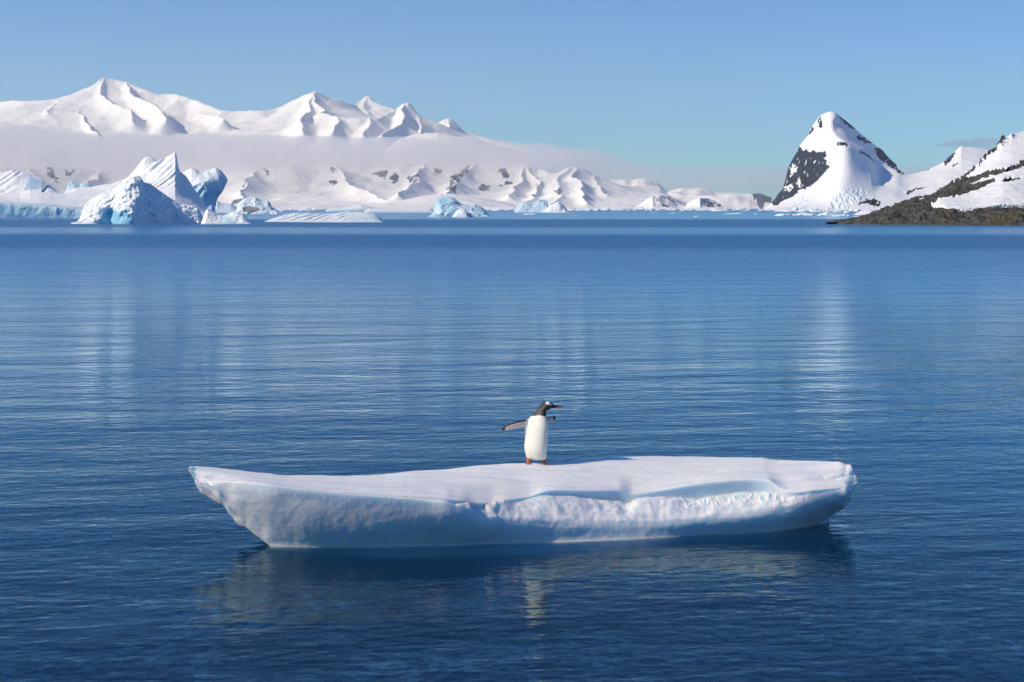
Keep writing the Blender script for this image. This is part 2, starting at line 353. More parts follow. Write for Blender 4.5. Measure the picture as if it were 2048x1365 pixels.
# farther, sunlit hills right of the dark hump
tag(sheet('distant_hills', 1150, 1620, 1.0, [([(1150,418),(1620,418)], 11500),
      ([(1150,400),(1290,398),(1350,402),(1420,405),(1500,400),(1560,405),(1620,410)], 12500),
      ([(1150,348),(1190,349),(1205,352),(1220,358),(1235,360),(1250,359),(1262,362),(1275,358),(1290,358),(1302,361),(1315,366),(1325,374),(1335,383),(1350,379),(1362,376),(1378,378),(1400,376),(1420,381),(1430,385),(1470,386),(1500,388),(1525,391),(1550,399),(1580,408),(1620,416)], 14500)],
      [(24, 1, 1), (50, 1, 1)], mt_disp(95, 900, 45, 2.0, .08), back=1200, mat=M_far,
      attr=lambda X, Y, Z, T, PX, PY: {'rock': .9 * rockmask([[(1500,391),(1515,388),(1528,394),(1545,392),(1542,402),(1525,409),(1510,402)]], 3)(PX, PY)}), kind='structure')
# two low dark headlands; 'rock' also carries painted blue shade on their right
for nm, pts, Y in (('low_headland', [(1270,417),(1285,405),(1294,398),(1305,394),(1320,391),(1335,392),(1345,396),(1356,401),(1368,406),(1378,414),(1384,418.5)], 6500),
                   ('low_headland', [(1368,416),(1378,404),(1390,399),(1400,397),(1412,397),(1422,400),(1434,405),(1442,411),(1448,418.5)], 6200)):
    tag(sheet(nm, pts[0][0], pts[-1][0], .7, [([(1200,418.6),(1500,418.6)], Y - 320), ([(p[0], p[1], Y - 260 + 9 * abs(p[0] - pts[4][0] + 12)) for p in pts], None)],
          [(30, 1, 0)], mt_disp(20, 110, 55 + pts[0][0], 1.0, .15), back=300, mat=M_hill,
          attr=lambda X, Y, Z, T, PX, PY: {'rock': .62 * sst(-8, 22, X - X.mean() + 50 + 30 * fbm(X / 60, Z / 25, 0, 3, 5)) * sst(3, 9, Z) - .2}), kind='structure')

# ------------------------------------------------------------------ snow peak and saddle on the right
M_peak = snow_mat('peak_snow', 5, edge=.8, rock=((.011, .016, .030), (.035, .042, .060)), bd=.012)
pk = [(1522,421.4),(1528,420.5),(1538,411),(1548,400.6),(1551,395.5),(1558,386),(1566,378),(1568,370),(1570,362.5),(1573,350),(1576,337),(1583,322),(1591,309),(1600,291),(1609,280),(1618,268.5),(1620,262),(1622,256),(1630,245),(1637,235.5),(1643,230),(1650,226.7),(1656,224.2),(1662,223.4),(1669,225),(1675,229),(1690,240.6),(1702,250),(1714,261),(1728,273),(1744,286),(1755,294),(1766,301.5),(1773,311),(1779,317),(1786,324),(1793,329.5),(1794.6,337),(1810,348.5),(1822,348),(1833,347),(1843,344),(1853,341),(1868,334),(1883,327),(1898,314),(1906,307),(1914,300),(1918,295.5),(1922,292.7),(1934,294.5),(1955,296.5),(1968,299),(1980,301),(2040,306),(2150,330)]
pmid = [(1522,421.4),(1548,412),(1580,392),(1610,368),(1635,350),(1655,318),(1675,296),(1690,290),(1702,293),(1715,301),(1735,312),(1755,322),(1775,334),(1800,346),(1815,352),(1850,350),(1900,342),(1950,340),(2000,345),(2150,360)]
prock = [[(1600,294),(1606,302),(1612,298),(1620,305),(1628,300),(1632,306),(1641,303),(1651,304),(1654,311),(1648,318),(1655,322),(1652,329),(1661,333),(1652,345),(1645,352),(1636,361),(1622,372),(1608,378),(1600,380),(1588,392),(1576,398),(1570,400),(1562,405),(1553,412),(1546,412),(1540,400),(1550,384),(1558,372),(1562,356),(1566,337),(1573,322),(1584,306)],
  [(1617,270),(1624,250),(1628,258),(1622,270)],[(1634,243),(1641,233),(1646,252),(1640,258)],
  [(1672,226),(1692,240),(1715,260),(1708,258),(1688,244)],[(1719,270),(1745,286),(1738,287),(1722,277)],
  [(1752,294),(1766,299),(1780,315),(1795,329),(1796,338),(1812,349),(1798,347),(1782,330),(1766,316)],
  [(1716,300),(1740,312),(1765,328),(1745,319),(1722,306)],[(1671,290),(1680,284),(1694,286),(1697,291),(1684,291),(1675,293)],
  [(1712,414),(1722,405),(1735,398),(1748,397),(1759,402),(1759,412),(1745,413),(1735,407),(1722,411)],
  [(1887,324),(1905,307),(1912,304),(1902,322),(1890,332)],[(1905,330),(1917,323),(1916,328),(1907,333)],
  [(1810,388),(1818,383),(1830,378),(1852,374),(1850,377),(1830,381),(1814,390)],[(1800,404),(1822,396),(1850,391),(1862,387),(1850,395),(1822,402),(1805,408)],
  [(1849,342),(1856,337),(1858,341)]]
snowpatch = [[(1580,338),(1586,328),(1594,331),(1592,342),(1583,352)],[(1593,362),(1597,354),(1601,362),(1601,375),(1596,376)],[(1570,374),(1584,368),(1587,372),(1576,382),(1566,384)]]
pr, ps = rockmask(prock, 2.5, 8, .25), rockmask(snowpatch, 7, 9, .22)
seracs = rockmask([[(1655,418),(1672,392),(1690,377),(1715,378),(1735,384),(1730,396),(1712,403),(1700,416)]], 5, 10, .1)
seracs2 = rockmask([[(1590,418),(1590,400),(1600,390),(1612,392),(1616,405),(1610,418)]], 4, 11, .1)
def pk_disp(X, Y, Z, T, PX):
    PY = HOR - (Z - CAMH) / Y * FPX
    r = pr(PX, PY) * (T < 2.6); s = np.maximum(seracs(PX, PY), .6 * seracs2(PX, PY)) * (T < 2)
    line = np.interp(PY, [220, 245, 260, 272, 282, 290, 298, 310, 330, 360, 400], [1662, 1656, 1654, 1664, 1684, 1700, 1714, 1726, 1736, 1741, 1738])
    fold = sst(0, 30, PX - line) * (1 - sst(1770, 1800, PX)) * sst(225, 245, PY) * (1 - sst(355, 395, PY)) * (T < 3)
    Y = Y + 34 * fold * np.clip((3 - T) * 4, 0, 1)
    k = np.clip(3.0 - T, 0, 1) * sst(0, .2, T)
    cliff = ridged(X / 14, Z / 22, Y / 60, 4, 61)
    Z = Z + k * (2.4 * fbm(X / 70, Y / 110, 0, 4, 62)) + k * s * 2.6 * ridged(X / 12, Y / 30, 0, 4, 63)
    Y = Y - 14 * r * k * (cliff * .8)
    Z = Z + 1.2 * fbm(X / 9, Y / 30, 0, 3, 64) * r * sst(2.6, 3, T)
    return X, Y, Z
tag(sheet('snow_peak', 1522, 2150, .6,
      [([(1522,421.2),(2150,421.2)], 2660), ([(1522,421.2),(1535,419.6),(1600,417),(1650,416),(1700,413),(1760,414),(2150,412)], 2670),
       ([(p[0], p[1], 3000 - 110 * math.exp(-((p[0] - 1690) / 45) ** 2) + (90 if p[0] < 1640 else 0)) for p in pmid], None),
       ([(p[0], p[1], 3260 + max(0, (1662 - p[0]) * 1.5) + max(0, min(140, (p[0] - 1680) * 1.2))) for p in pk], None)],
      [(8, 1, 1), (130, 1, 1.05), (90, 1, 1)], pk_disp, back=400, mat=M_peak, sm=[(0, 0), (3, 0), (7, 14), (.8, 16)],
      attr=lambda X, Y, Z, T, PX, PY: {'rock': (.96 + .7 * fbm((PX + .45 * PY) / 5, (PY - .6 * PX) / 17, 0, 4, 67)) * pr(PX, PY) - .9 * ps(PX, PY) - .5 * (1 - pr(PX, PY)), 'blue': .30 * seracs(PX, PY) + .22 * seracs2(PX, PY)}), kind='structure')

# ------------------------------------------------------------------ near headland: snow slope over dark shore rock
M_head = snow_mat('headland_snow', 2.2, edge=.3, rock=((0.02, 0.02, 0.018), (0.12, 0.115, 0.10)), bd=.03)
hs = [(1652,445.6),(1670,441),(1690,440),(1706,438.5),(1731,434),(1756,427),(1777,417),(1802,410),(1828,402),(1858,393),(1883,378),(1909,362),(1919,355),(1932,347),(1944,338),(1952,331),(1960,324),(1963,316),(1972,312),(1977,303),(1988,298),(1996,288),(2005,276),(2012,274),(2018,272),(2023,268),(2034,267),(2048,262),(2100,246),(2240,190)]
hbot = [(1652,446.4),(1665,449),(1700,449.5),(1740,450),(1850,450.6),(2048,452.5),(2240,454)]
headrock = [[(1645,460),(1652,440),(1690,438),(1731,432),(1756,425),(1777,414),(1802,409.5),(1828,402),(1858,394),(1883,379),(1909,364),(1959,350.5),(1985,346),(2010,342),(2030,331),(2052,318),(2110,280),(2130,300),(2052,335),(2020,348),(1972,359),(1945,370),(1934,376),(1950,372),(1975,366),(1988,364),(1984,370),(1965,380),(1950,388),(1925,395),(1905,400),(1890,402),(1872,405),(1862,412),(1861,417),(1883,421.5),(1914,424),(1934,425.5),(1972,422),(1998,417),(2048,420.5),(2240,424),(2240,470)],
  [(1996,372),(2010,363),(2028,361),(2040,362),(2020,370)],[(1952,358),(1975,352),(1998,346),(2010,345),(1990,353),(1965,362)],
  [(1958,330),(1963,318),(1974,310),(1977,303),(1990,297),(2004,276),(2012,276),(2006,290),(1992,302),(1972,316)],
  [(1958,326),(1963,322),(1964,328)],[(1940,340),(1952,332),(1950,338),(1942,343)],[(1918,357),(1938,342),(1940,345),(1925,356)],
  [(2018,272),(2024,268),(2028,270),(2020,275)],[(2024,278),(2030,274),(2028,280)]]
hr = rockmask(headrock, 3, 12, .15)
ledge = [(1856,416),(1883,421),(1914,423.7),(1934,425),(1972,421.5),(1998,416.5),(2048,420),(2240,424)]
def hd_disp(X, Y, Z, T, PX):
    g_ = np.arange(1600, 2300, .5); h_ = curve(hs, g_, 1)[0]; res = np.interp(PX, g_, h_ - gsm(h_, 44))
    Z = Z - res / FPX * Y * sst(1.7, 2, T) ** 1.5
    PY = HOR - (Z - CAMH) / Y * FPX
    Z = Z + 1.1 * np.abs(fbm(X / 6, Y / 60, 0, 4, 75)) * hr(PX, PY) * sst(1.9, 2, T) * (T <= 2) * sst(1940, 1975, PX)
    r = hr(PX, PY)
    for _ in range(5): r[1:-1, 1:-1] = (r[1:-1, 1:-1] * 2 + r[:-2, 1:-1] + r[2:, 1:-1] + r[1:-1, :-2] + r[1:-1, 2:]) / 6
    r = np.clip(r * 1.6 - .6, 0, 1); k = sst(0, .12, T) * np.clip(2.02 - T, 0, 1) ** .3
    low = sst(0, .05, T) * (T < 2)
    rough = ridged(X / 6.5, Y / 9, Z / 5, 5, 71, .62)
    Z = Z + low * r * (1.0 * rough * np.clip((451 - PY) / 10, .12, 1) * (.12 + .88 * sst(1656, 1790, PX))) + low * (1 - r) * (.35 * fbm(X / 12, Y / 18, 0, 4, 72))
    lipy = np.interp(PX[0], [p[0] for p in ledge], [p[1] for p in ledge]); snowy = np.clip(1 - r, 0, 1) * sst(-.5, 3, lipy - PY) * sst(1856, 1875, PX) * (1 - sst(1.5, 1.9, T)) * sst(325, 345, PY)
    for _ in range(2): snowy[1:-1, 1:-1] = (snowy[1:-1, 1:-1] * 2 + snowy[:-2, 1:-1] + snowy[2:, 1:-1] + snowy[1:-1, :-2] + snowy[1:-1, 2:]) / 6
    Z = Z + snowy * (1.0 + .25 * fbm(X / 9, Y / 9, 0, 3, 76))
    Y = Y - snowy * 2.6
    return X, Y, Z
tag(sheet('headland', 1652, 2240, .6,
      [([(p[0], p[1] + 1.5, wd(p[1])) for p in hbot], None),
       ([(1652,446),(1700,441.5),(1740,437),(1790,431),(1850,424),(1883,421.5),(1914,424),(1934,425.5),(1972,422),(1998,417.5),(2048,420.5),(2240,424)], 345),
       ([(p[0], p[1], 385 + max(0, (p[0] - 1750) * .42)) for p in hs], None)],
      [(110, 1, .8), (260, 1, 1)], hd_disp, back=80, mat=M_head, sm=[(1, 1), (2, 0), (22, 30)],
      attr=lambda X, Y, Z, T, PX, PY: {'rock': np.where((PX > 1862) & (np.abs(PY - np.interp(PX, [p[0] for p in ledge], [p[1] for p in ledge])) < 7), np.where(PY > np.interp(PX, [p[0] for p in ledge], [p[1] for p in ledge]) + .6, 1.2, -.3), .95 * hr(PX, PY) - .2), 'moss': sst(398, 430, PY) * sst(1700, 1850, PX) * sst(-.1, .5, fbm(X / 9, Y / 9, Z / 4, 3, 73))}), kind='structure')

# ------------------------------------------------------------------ icebergs
M_ice = ice_mat('berg_ice', 0.9, bd=.12)
def berg(name, px0, px1, step, curves, segs, label, blue=None, dfun=None, amp=.5, L=5.0, seed=1, back=14, group=None, warp=None, sm=0, dirt=None):
    def d(X, Y, Z, T, PX):
        tm = len(curves) - 1
        if dfun: X, Y, Z = dfun(X, Y, Z, T, PX)
        k = sst(0.0, .3, T) * np.clip(np.abs(T - tm) * 4 + .25, 0, 1)
        a = amp * k * .62
        n1 = fbm(X / L, Y / L, Z / L, 4, seed); n2 = fbm(X / L, Y / L, Z / L, 4, seed + 50)
        r = ridged(X / L * 1.5, Y / L * 1.5, Z / L * 1.5, 3, seed + 9, .4)
        Y = Y - a * (n1 * 1.1 + .45 * r); Z = Z + a * .45 * n2; X = X + a * .5 * n1
        if warp: X, Y, Z = warp(X, Y, Z, T, PX)
        return X, Y, Z
    def at(X, Y, Z, T, PX, PY):
        b = blue(X, Y, Z, T, PX, PY) if blue else 0 * X
        return {'blue': np.clip(b, 0, 1), 'dirt': (dirt(PX, PY) if dirt else 0 * X)}
    o = sheet(name, px0, px1, step, curves, segs, d, at, back, M_ice, True, sm)
    return tag(o, label, 'iceberg', group)
def flut(dens, amp, seed=0, slant=.5, t0=.1):      # melt-water flutes running down a face
    def f(X, Y, Z, T, PX):
        u = X - slant * Z
        w_ = 1 - np.abs(perlin(u / dens, Z / 30, 0, seed)) * 3
        return X, Y - amp * .55 * np.clip(w_, -1, 1) * sst(t0, t0 + .4, T) * sst(-.2, .3, perlin(X / 14, Z / 9, 0, seed + 2)), Z
    return f
soft = lambda poly, j=3, s=1, fr=.1: rockmask([poly], j, s, fr)

# tabular berg on the far left with its low shelf, block and fluted fin
D0 = wd(437)
cl = soft([(-100,402),(60,405),(110,410),(170,415),(170,440),(-100,440)], 2)
bl = soft([(47,382),(60,352),(84,364),(80,378),(60,381)], 2)
berg('tabular_iceberg', -262, 420, .8,
     [([(-262,437.2),(420,437.2)], D0), ([(-262,437),(-250,415),(-200,404),(-120,403),(0,404.5),(20,407),(60,411),(80,410.5),(160,420),(250,424),(340,420),(420,434)], D0 + .8),
      ([(-262,437),(-250,410),(-200,396),(-120,392),(0,392),(40,391),(60,386),(100,386),(130,388),(200,388),(250,388),(310,380),(350,375),(420,425)], D0 + 42),
      ([(-262,437),(-240,400),(-190,370),(-120,352),(-30,350),(0,346),(12,344),(28,340.5),(42,343),(58,347),(72,352),(84,356),(82,364),(80,377),(84,383),(92,372),(97,370.5),(104,374),(116,384),(130,386),(136,383),(142,380),(150,376),(182,374),(195,372),(228,366),(250,358),(262,350),(270,341),(285,334),(300,327),(315,322.5),(330,316),(340,310),(351,304.5),(353.5,310),(355,323),(357,335),(361,344),(372,352),(420,425)], D0 + 62)],
     [(16, 2.5, 1), (26, 1, 1.2), (46, 1, 1.4)], 'long white iceberg with blue waterline cliff, square block and tall sharp fluted fin',
     blue=lambda X, Y, Z, T, PX, PY: (.48 + .35 * fbm(X / 7, Z / 4, 0, 3, 3)) * cl(PX, PY) * (T < 1.2) + .6 * bl(PX, PY) + .25 * (T < .8), dfun=flut(2.6, 1.5, 3, .9, 1.6), amp=.7, L=7, seed=101, back=20)
# small rounded knob behind the fin, dark block further left
berg('rounded_iceberg', 258, 330, .7, [([(258,430),(330,430)], 720), ([(258,352),(266,344),(275,333),(283,322),(290,315),(297,313),(304,315),(312,320),(322,330),(330,350)], 730)],
     [(40, 1.5, 1)], 'white rounded ice knob rising just behind the sharp fluted fin', amp=.6, L=6, seed=103, back=10)
berg('iceberg_block', 124, 196, .7, [([(124,430),(196,430)], 760), ([(124,388),(132,382),(138,364),(146,362),(154,366),(160,368),(168,366),(178,368),(186,374),(196,390)], 772)],
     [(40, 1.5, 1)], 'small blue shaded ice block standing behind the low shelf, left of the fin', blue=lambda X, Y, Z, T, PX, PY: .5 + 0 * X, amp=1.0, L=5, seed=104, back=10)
# berg with the overhanging head
D1 = wd(433)
def head_warp(X, Y, Z, T, PX):
    hgt = np.clip(Z / (CAMH + (HOR - 335) / FPX * D1), 0, 1)
    k = sst(400, 440, PX)
    dx = np.interp(hgt, [0, .12, .3, .42, .52, .62, .75, .85, 1], [-26, -29, -27, -22, -12, -8, 0, -2, -8]) / FPX * D1
    return X + k * dx, Y - 2.2 * sst(.3, .8, hgt) * sst(370, 420, PX), Z
berg('overhanging_iceberg', 296, 458, .5,
     [([(296,433),(458,433)], D1), ([(296,420,D1+6),(330,408,D1+5),(345,400,D1+4),(366,384,D1+2),(375,380,D1+3),(400,366,D1+6),(420,362,D1+9),(440,366,D1+13),(450,370,D1+17),(458,380,D1+22)], None),
      ([(296,386),(310,380),(325,372),(340,362),(355,352),(365,346),(375,340),(384,336.5),(392,339),(400,344),(408,345),(420,341),(430,339),(440,336),(446,338),(450,342),(454,350),(457,358),(458,366)], D1 + 26)],
     [(70, 1.6, 1), (40, 1, 1)], 'blue shaded iceberg with a bulky overhanging head leaning right over the water',
     blue=lambda X, Y, Z, T, PX, PY: .45 * sst(366, 400, PX) * sst(362, 380, PY) + .2 * sst(360, 420, PX), dfun=flut(2.6, .8, 8, .7), amp=1.1, L=6, seed=111, back=16, warp=head_warp)  # blue of the shaded right side and underside is put into the colour
# front berg with the turquoise cave
D2 = wd(448.6)
cave = soft([(196,450),(202,428),(214,418),(226,416),(228,450)], 1.5); turq = soft([(226,450),(226,418),(236,410),(256,416),(268,436),(270,450)], 2.5)
def cave_disp(X, Y, Z, T, PX):
    PY = HOR - (Z - CAMH) / Y * FPX
    X, Y, Z = flut(2.0, .45, 12, .7)(X, Y, Z, T, PX)
    g = np.exp(-(((PX - 214) / 12) ** 2)) * sst(412, 426, PY)
    rib = np.exp(-(((PX - 262) / 16) ** 2)) * sst(385, 410, PY)
    rt = sst(285, 305, PX) * sst(0, .3, T) * (1 - T / 2)
    Y = Y - 2.4 * rt * ridged(X / 4.6, Z / 3.4, 0, 4, 127); Z = Z - .5 * rt * fbm(X / 2, Z / 2, 0, 3, 128)
    return X, Y + 3.0 * g - 1.5 * rib - .8 * np.exp(-(((PX - 244) / 12) ** 2)) * sst(405, 425, PY), Z
berg('domed_iceberg', 142, 408, .5,
     [([(142,448.2,D2),(270,448.6,D2),(408,447.2,D2+11)], None), ([(142,448,D2+4.5),(160,443,D2+4.5),(175,425,D2+4.5),(200,408,D2+4.5),(225,395,D2+4.5),(250,376,D2+4.5),(268,366,D2+4),(280,372,D2+5),(290,385,D2+6.5),(310,398,D2+8),(340,415,D2+10),(370,424,D2+12),(395,434,D2+13.5),(408,447,D2+14)], None),
      ([(142,448),(155,445),(160,438),(163,425),(170,410),(182,398),(200,388),(225,378),(245,366),(258,356),(268,352),(275,351.5),(281,354),(286,362),(288,365),(300,368),(310,375),(325,386),(340,396),(360,408),(372,410),(388,411),(398,420),(405,432),(408,447)], D2 + 17)],
     [(80, 1.25, 1), (36, 1, 1)], 'white peaked iceberg with a bright turquoise cave at its waterline',
     blue=lambda X, Y, Z, T, PX, PY: .8 * cave(PX, PY) + 1.0 * turq(PX, PY) * sst(415, 432, PY) + .12, dfun=cave_disp, amp=1.35, L=3.4, seed=121, back=10)
D3 = wd(448.8)
berg('arched_iceberg', 402, 502, .45,
     [([(402,449),(502,448.4)], D3 - 1), ([(402,447),(412,420),(416,418.5),(425,424),(436,430),(446,432),(455,428.5),(465,424),(476,423.5),(486,427),(494,436),(500,445),(502,448)], D3 + 3)],
     [(44, 1.6, 1)], 'small low arched piece of white ice at the right foot of the turquoise-cave iceberg',
     blue=lambda X, Y, Z, T, PX, PY: .5 * soft([(436,448),(440,434),(456,430),(468,436),(472,448)], 1)(PX, PY), amp=.35, L=1.8, seed=131, back=4)
# lumpy berg
D4 = wd(429)
berg('low_iceberg', 426, 482, .6, [([(426,427.5),(482,427.5)], D4 + 60), ([(426,408),(434,402),(440,405),(450,407),(462,408),(470,412),(482,425)], D4 + 72)],
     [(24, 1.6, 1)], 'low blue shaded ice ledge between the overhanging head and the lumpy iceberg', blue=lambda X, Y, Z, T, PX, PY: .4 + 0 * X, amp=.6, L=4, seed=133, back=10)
berg('lumpy_iceberg', 470, 556, .45,
     [([(470,429.4),(556,429.4)], D4), ([(470,427),(480,420),(500,418),(520,416),(540,420),(553,424),(556,428)], D4 + 4),
      ([(470,426),(476,410),(482,402),(488,397.5),(495,396),(502,394.5),(510,394),(518,398),(526,401),(536,401),(541,407),(543,414),(550,418),(555,421),(556,428)], D4 + 12)],
     [(24, 2, 1), (44, 1, 1)], 'lumpy rounded blue-white iceberg with a grey muddy band, beyond the striped floe',
     blue=lambda X, Y, Z, T, PX, PY: .3 + 0 * X, dirt=soft([(484,424),(490,414),(510,414),(520,420),(505,426)], 3), amp=1.5, L=5, seed=141, back=12)
# striped low berg
D5 = wd(445)
def stripes(X, Y, Z, T, PX):
    u = X - 2.6 * Z; f = (u / 3.0 + .5 * perlin(X / 6, Z, 0, 7)) % 1; f = f * sst(1, .86, f) if False else f * (1 - sst(.86, 1, f))
    k = sst(.05, .3, T) * (1 - sst(680, 705, PX)) * sst(536, 560, PX)
    k = k * (.55 + .5 * perlin(X / 8, 0, 0, 11))
    return X, Y - 1.0 * f * k, Z + .16 * f * k
berg('striped_ice_floe', 528, 768, .4,
     [([(528,444.4),(768,445.4)], D5), ([(528,444.2),(540,439),(560,433),(575,429),(590,426.5),(610,426),(625,427.5),(650,428),(665,427.5),(680,425.5),(700,424.5),(720,424.5),(735,425.5),(750,428.5),(758,433),(764,440),(768,445)], D5 + 12)],
     [(60, 1.2, 1)], 'long low white ice floe with slanting parallel ridges, in front of the other bergs', dfun=stripes, amp=.22, L=2.2, seed=151, back=8,
     blue=lambda X, Y, Z, T, PX, PY: .15 + .25 * (PX > 700) * (PY > 434))
# flat floes
for nm, pts, yb, lab, sd in (
   ('flat_ice_floe', [(652,420),(660,417.5),(690,414.5),(705,412),(722,409),(733,411),(745,414),(752,416),(764,424)], 424.5, 'flat white ice floe with a small peak, left of the bright blue iceberg', 161),
   ('flat_ice_floe', [(728,424),(733,420),(740,417.5),(780,417),(820,417.5),(845,416),(862,417),(870,424)], 427, 'long flat white ice floe touching the left side of the blue iceberg', 163)):
    D = wd(yb)
    berg(nm, pts[0][0], pts[-1][0], .5, [([(600,yb),(900,yb)], D), ([(p[0], p[1] * .45 + (yb - 1.5) * .55) for p in pts], D + 2), (pts, D + 60)],
         [(10, 2, 1), (24, 1, 1)], lab, amp=.35, L=4, seed=sd, back=10, blue=lambda X, Y, Z, T, PX, PY: .55 * (T < 1))
# blue berg
D6 = wd(434.6)
berg('blue_iceberg', 858, 982, .35,
     [([(858,434.6),(982,434.2)], D6), ([(858,434),(866,430),(872,424),(880,412),(900,412),(930,416),(950,420),(966,424),(976,430),(982,434)], D6 + 5),
      ([(858,433),(864,429),(868,424),(869,412),(870,405),(876,398),(884,394.5),(892,392.8),(900,393.5),(908,396),(915,402),(919,406),(928,409),(940,412),(944,411),(950,409.5),(958,411),(966,416),(972,424),(978,430),(982,434)], D6 + 13)],
     [(60, 1.5, 1), (36, 1, 1)], 'bright turquoise and white rounded iceberg floating in the middle distance',
     blue=lambda X, Y, Z, T, PX, PY: .62 - .35 * fbm(X / 5, Y / 5, Z / 3, 3, 7), amp=1.5, L=5, seed=171, back=12)
berg('ice_lump', 905, 938, .3, [([(905,435),(938,435)], D6 - 4), ([(905,434.5),(909,427),(914,421),(920,417.5),(927,417),(932,419),(934,427),(938,434)], D6 + 1)],
     [(40, 1.4, 1)], 'round white ice lump in front of the turquoise iceberg', amp=.5, L=2.5, seed=172, back=4, blue=lambda X, Y, Z, T, PX, PY: .2 + 0 * X)
berg('ice_lump', 856, 884, .3, [([(856,434.8),(884,434.8)], D6 - 5), ([(856,434.5),(862,429.5),(870,427.5),(878,429.5),(884,434.3)], D6 - 1)],
     [(30, 1.4, 1)], 'small pale green ice lump at the left foot of the turquoise iceberg', amp=.3, L=2.5, seed=173, back=3, blue=lambda X, Y, Z, T, PX, PY: .55 + 0 * X)
# twin berg
D7 = wd(425.6)
berg('twin_humped_iceberg', 1028, 1096, .3,
     [([(1028,425.6),(1096,425.6)], D7), ([(1028,425.2),(1032,417),(1038,408),(1046,404),(1053,403.5),(1060,405),(1066,406),(1072,404),(1080,401),(1088,399.5),(1094,402),(1096,410)], D7 + 14)],
     [(60, 1.3, 1)], 'pale blue slanting ice slab leaning beside a grey ice pyramid', blue=lambda X, Y, Z, T, PX, PY: .5 - .4 * perlin((X - Z) / 6, Z / 20, 0, 4), dfun=flut(5, 1.6, 14, .9), amp=1.0, L=6, seed=181, back=14)
berg('ice_pyramid', 1084, 1140, .3, [([(1084,425.8),(1140,425.8)], D7 - 12), ([(1084,425.4),(1092,419),(1100,411),(1108,407.5),(1114,404),(1118,403.5),(1124,408),(1130,413),(1134,420),(1140,425.3)], D7)],
     [(50, 1.2, 1)], 'small grey-white ice pyramid right of the pale blue slab', amp=1.2, L=6, seed=183, back=12, blue=lambda X, Y, Z, T, PX, PY: .15 + 0 * X)
# ice near the foot of the snow peak
berg('ice_mound', 1706, 1760, .4, [([(1706,430.5),(1760,430.5)], wd(430.5)), ([(1706,430),(1714,426),(1724,421.5),(1734,420),(1744,421),(1752,424),(1760,430)], wd(430.5) + 8)],
     [(30, 1.3, 1)], 'low white ice mound floating just left of the dark rocky point', amp=.5, L=3, seed=191, back=6)

# drifting bits: a few shapes, copied one by one
def chunk(seed):
    rg = np.random.RandomState(seed); nu, nv = 22, 10
    u = np.linspace(0, 2 * np.pi, nu, endpoint=False); v = np.linspace(0, 1, nv)
    U, V = np.meshgrid(u, v)
    rr = (1 - V ** 2.6) ** .5 * (1 + .28 * fbm(np.cos(U) * 1.3, np.sin(U) * 1.3, seed, 3, seed))
    X = rr * np.cos(U); Y = rr * np.sin(U) * .7; Z = V * (.55 + .55 * np.clip(fbm(X * 1.4 + seed, Y * 1.4, 0, 3, seed) + .3, 0, 1.4)) - .1
    co = np.stack([X, Y, Z], -1)
    f = [(r * nu + c, r * nu + (c + 1) % nu, (r + 1) * nu + (c + 1) % nu, (r + 1) * nu + c) for r in range(nv - 1) for c in range(nu)]
    return mesh_np('ice_chunk', co, f, False, {'blue': .1 + .3 * (Z < .15), 'dirt': 0 * X})
chunks = [chunk(s) for s in range(6)]
for c_ in chunks: c_.materials.append(M_ice)
rnd = random.Random(4)
def put_chunk(px, py, wpx, hpx, group, label, name='ice_piece'):
    D = wd(py); o = bpy.data.objects.new(name, rnd.choice(chunks)); COL.objects.link(o)
    x, y, _ = pt(px, py, D); o.location = (x, y, 0)
    sx = wpx / 2 / FPX * D; o.scale = (sx, sx * rnd.uniform(.8, 1.4), hpx / FPX * D * 1.1); o.rotation_euler = (0, 0, rnd.uniform(-.4, .4))
    return tag(o, label, 'ice', group)
G1, L1 = 'brash ice strewn along the far shore', 'small white piece of brash ice floating in the thin line along the far shore'
for i in range(250):
    px = rnd.uniform(545, 1650); big = rnd.random() < .25
    put_chunk(px, rnd.uniform(419.6, 421.3) + (rnd.random() ** 3) * 1.2, rnd.uniform(5, 12) * (2 if big else 1), rnd.uniform(1.2, 3.4) * (1.7 if big else 1), G1, L1)
for px, py, wp, hp, lab in ((563,423.5,12,2,'small flat white ice pan right of the lumpy iceberg'),(694,424.6,8,1.6,'tiny white ice bit just above the striped floe'),
    (612,421,24,6,'humped white ice piece above the left half of the striped floe'),(628,421,8,6,'upright white ice block above the middle of the striped floe'),
    (1060,429.6,26,3,'flat white ice pan just below the pale blue slab'),(1392,434.4,9,2.4,'lone white ice bit nearest the camera right of centre'),
    (1145,431.5,6,1,'tiny lone ice bit right of the grey ice pyramid'),(1440,422.6,36,4.5,'long white ice piece right of the second dark headland'),
    (1468,428.6,44,2.4,'thin long white ice pan between the dark headlands and the snow peak'),(1511,429,8,2,'small ice bit just right of the thin long pan'),
    (1345,427.2,14,1.6,'thin ice pan below the first dark headland'),(1306,426.6,8,1.2,'small ice bit left of the thin pan below the headland')):
    put_chunk(px, py, wp, hp, None, lab, 'ice_pan')
G3, L3 = 'ice pieces drifting below the snow peak', 'white ice piece drifting in the loose band just below the snow peak'
for px, py, wp, hp in ((1562,432,26,5),(1575,431.5,20,4),(1596,431,22,4),(1608,430.4,28,6),(1618,431.5,24,4),(1640,432,14,3),(1650,431,20,7),(1662,432,18,3),(1676,433,20,4),(1688,432.6,14,5),(1696,433,8,3),(1722,434,30,2.5),(1694,426,14,5),(1706,423,16,7),(1714,424,12,8),(1738,434,16,2),(1565,423.5,30,4),(1580,424,26,5),(1590,423.4,16,10),(1604,424,22,5),(1630,424,24,4),(1655,424,26,4),(1675,424.5,20,4)):
    put_chunk(px, py, wp, hp, G3, L3)
G4, L4 = 'pale stones at the water line of the rocky point', 'tiny pale stone at the water line of the rocky point'
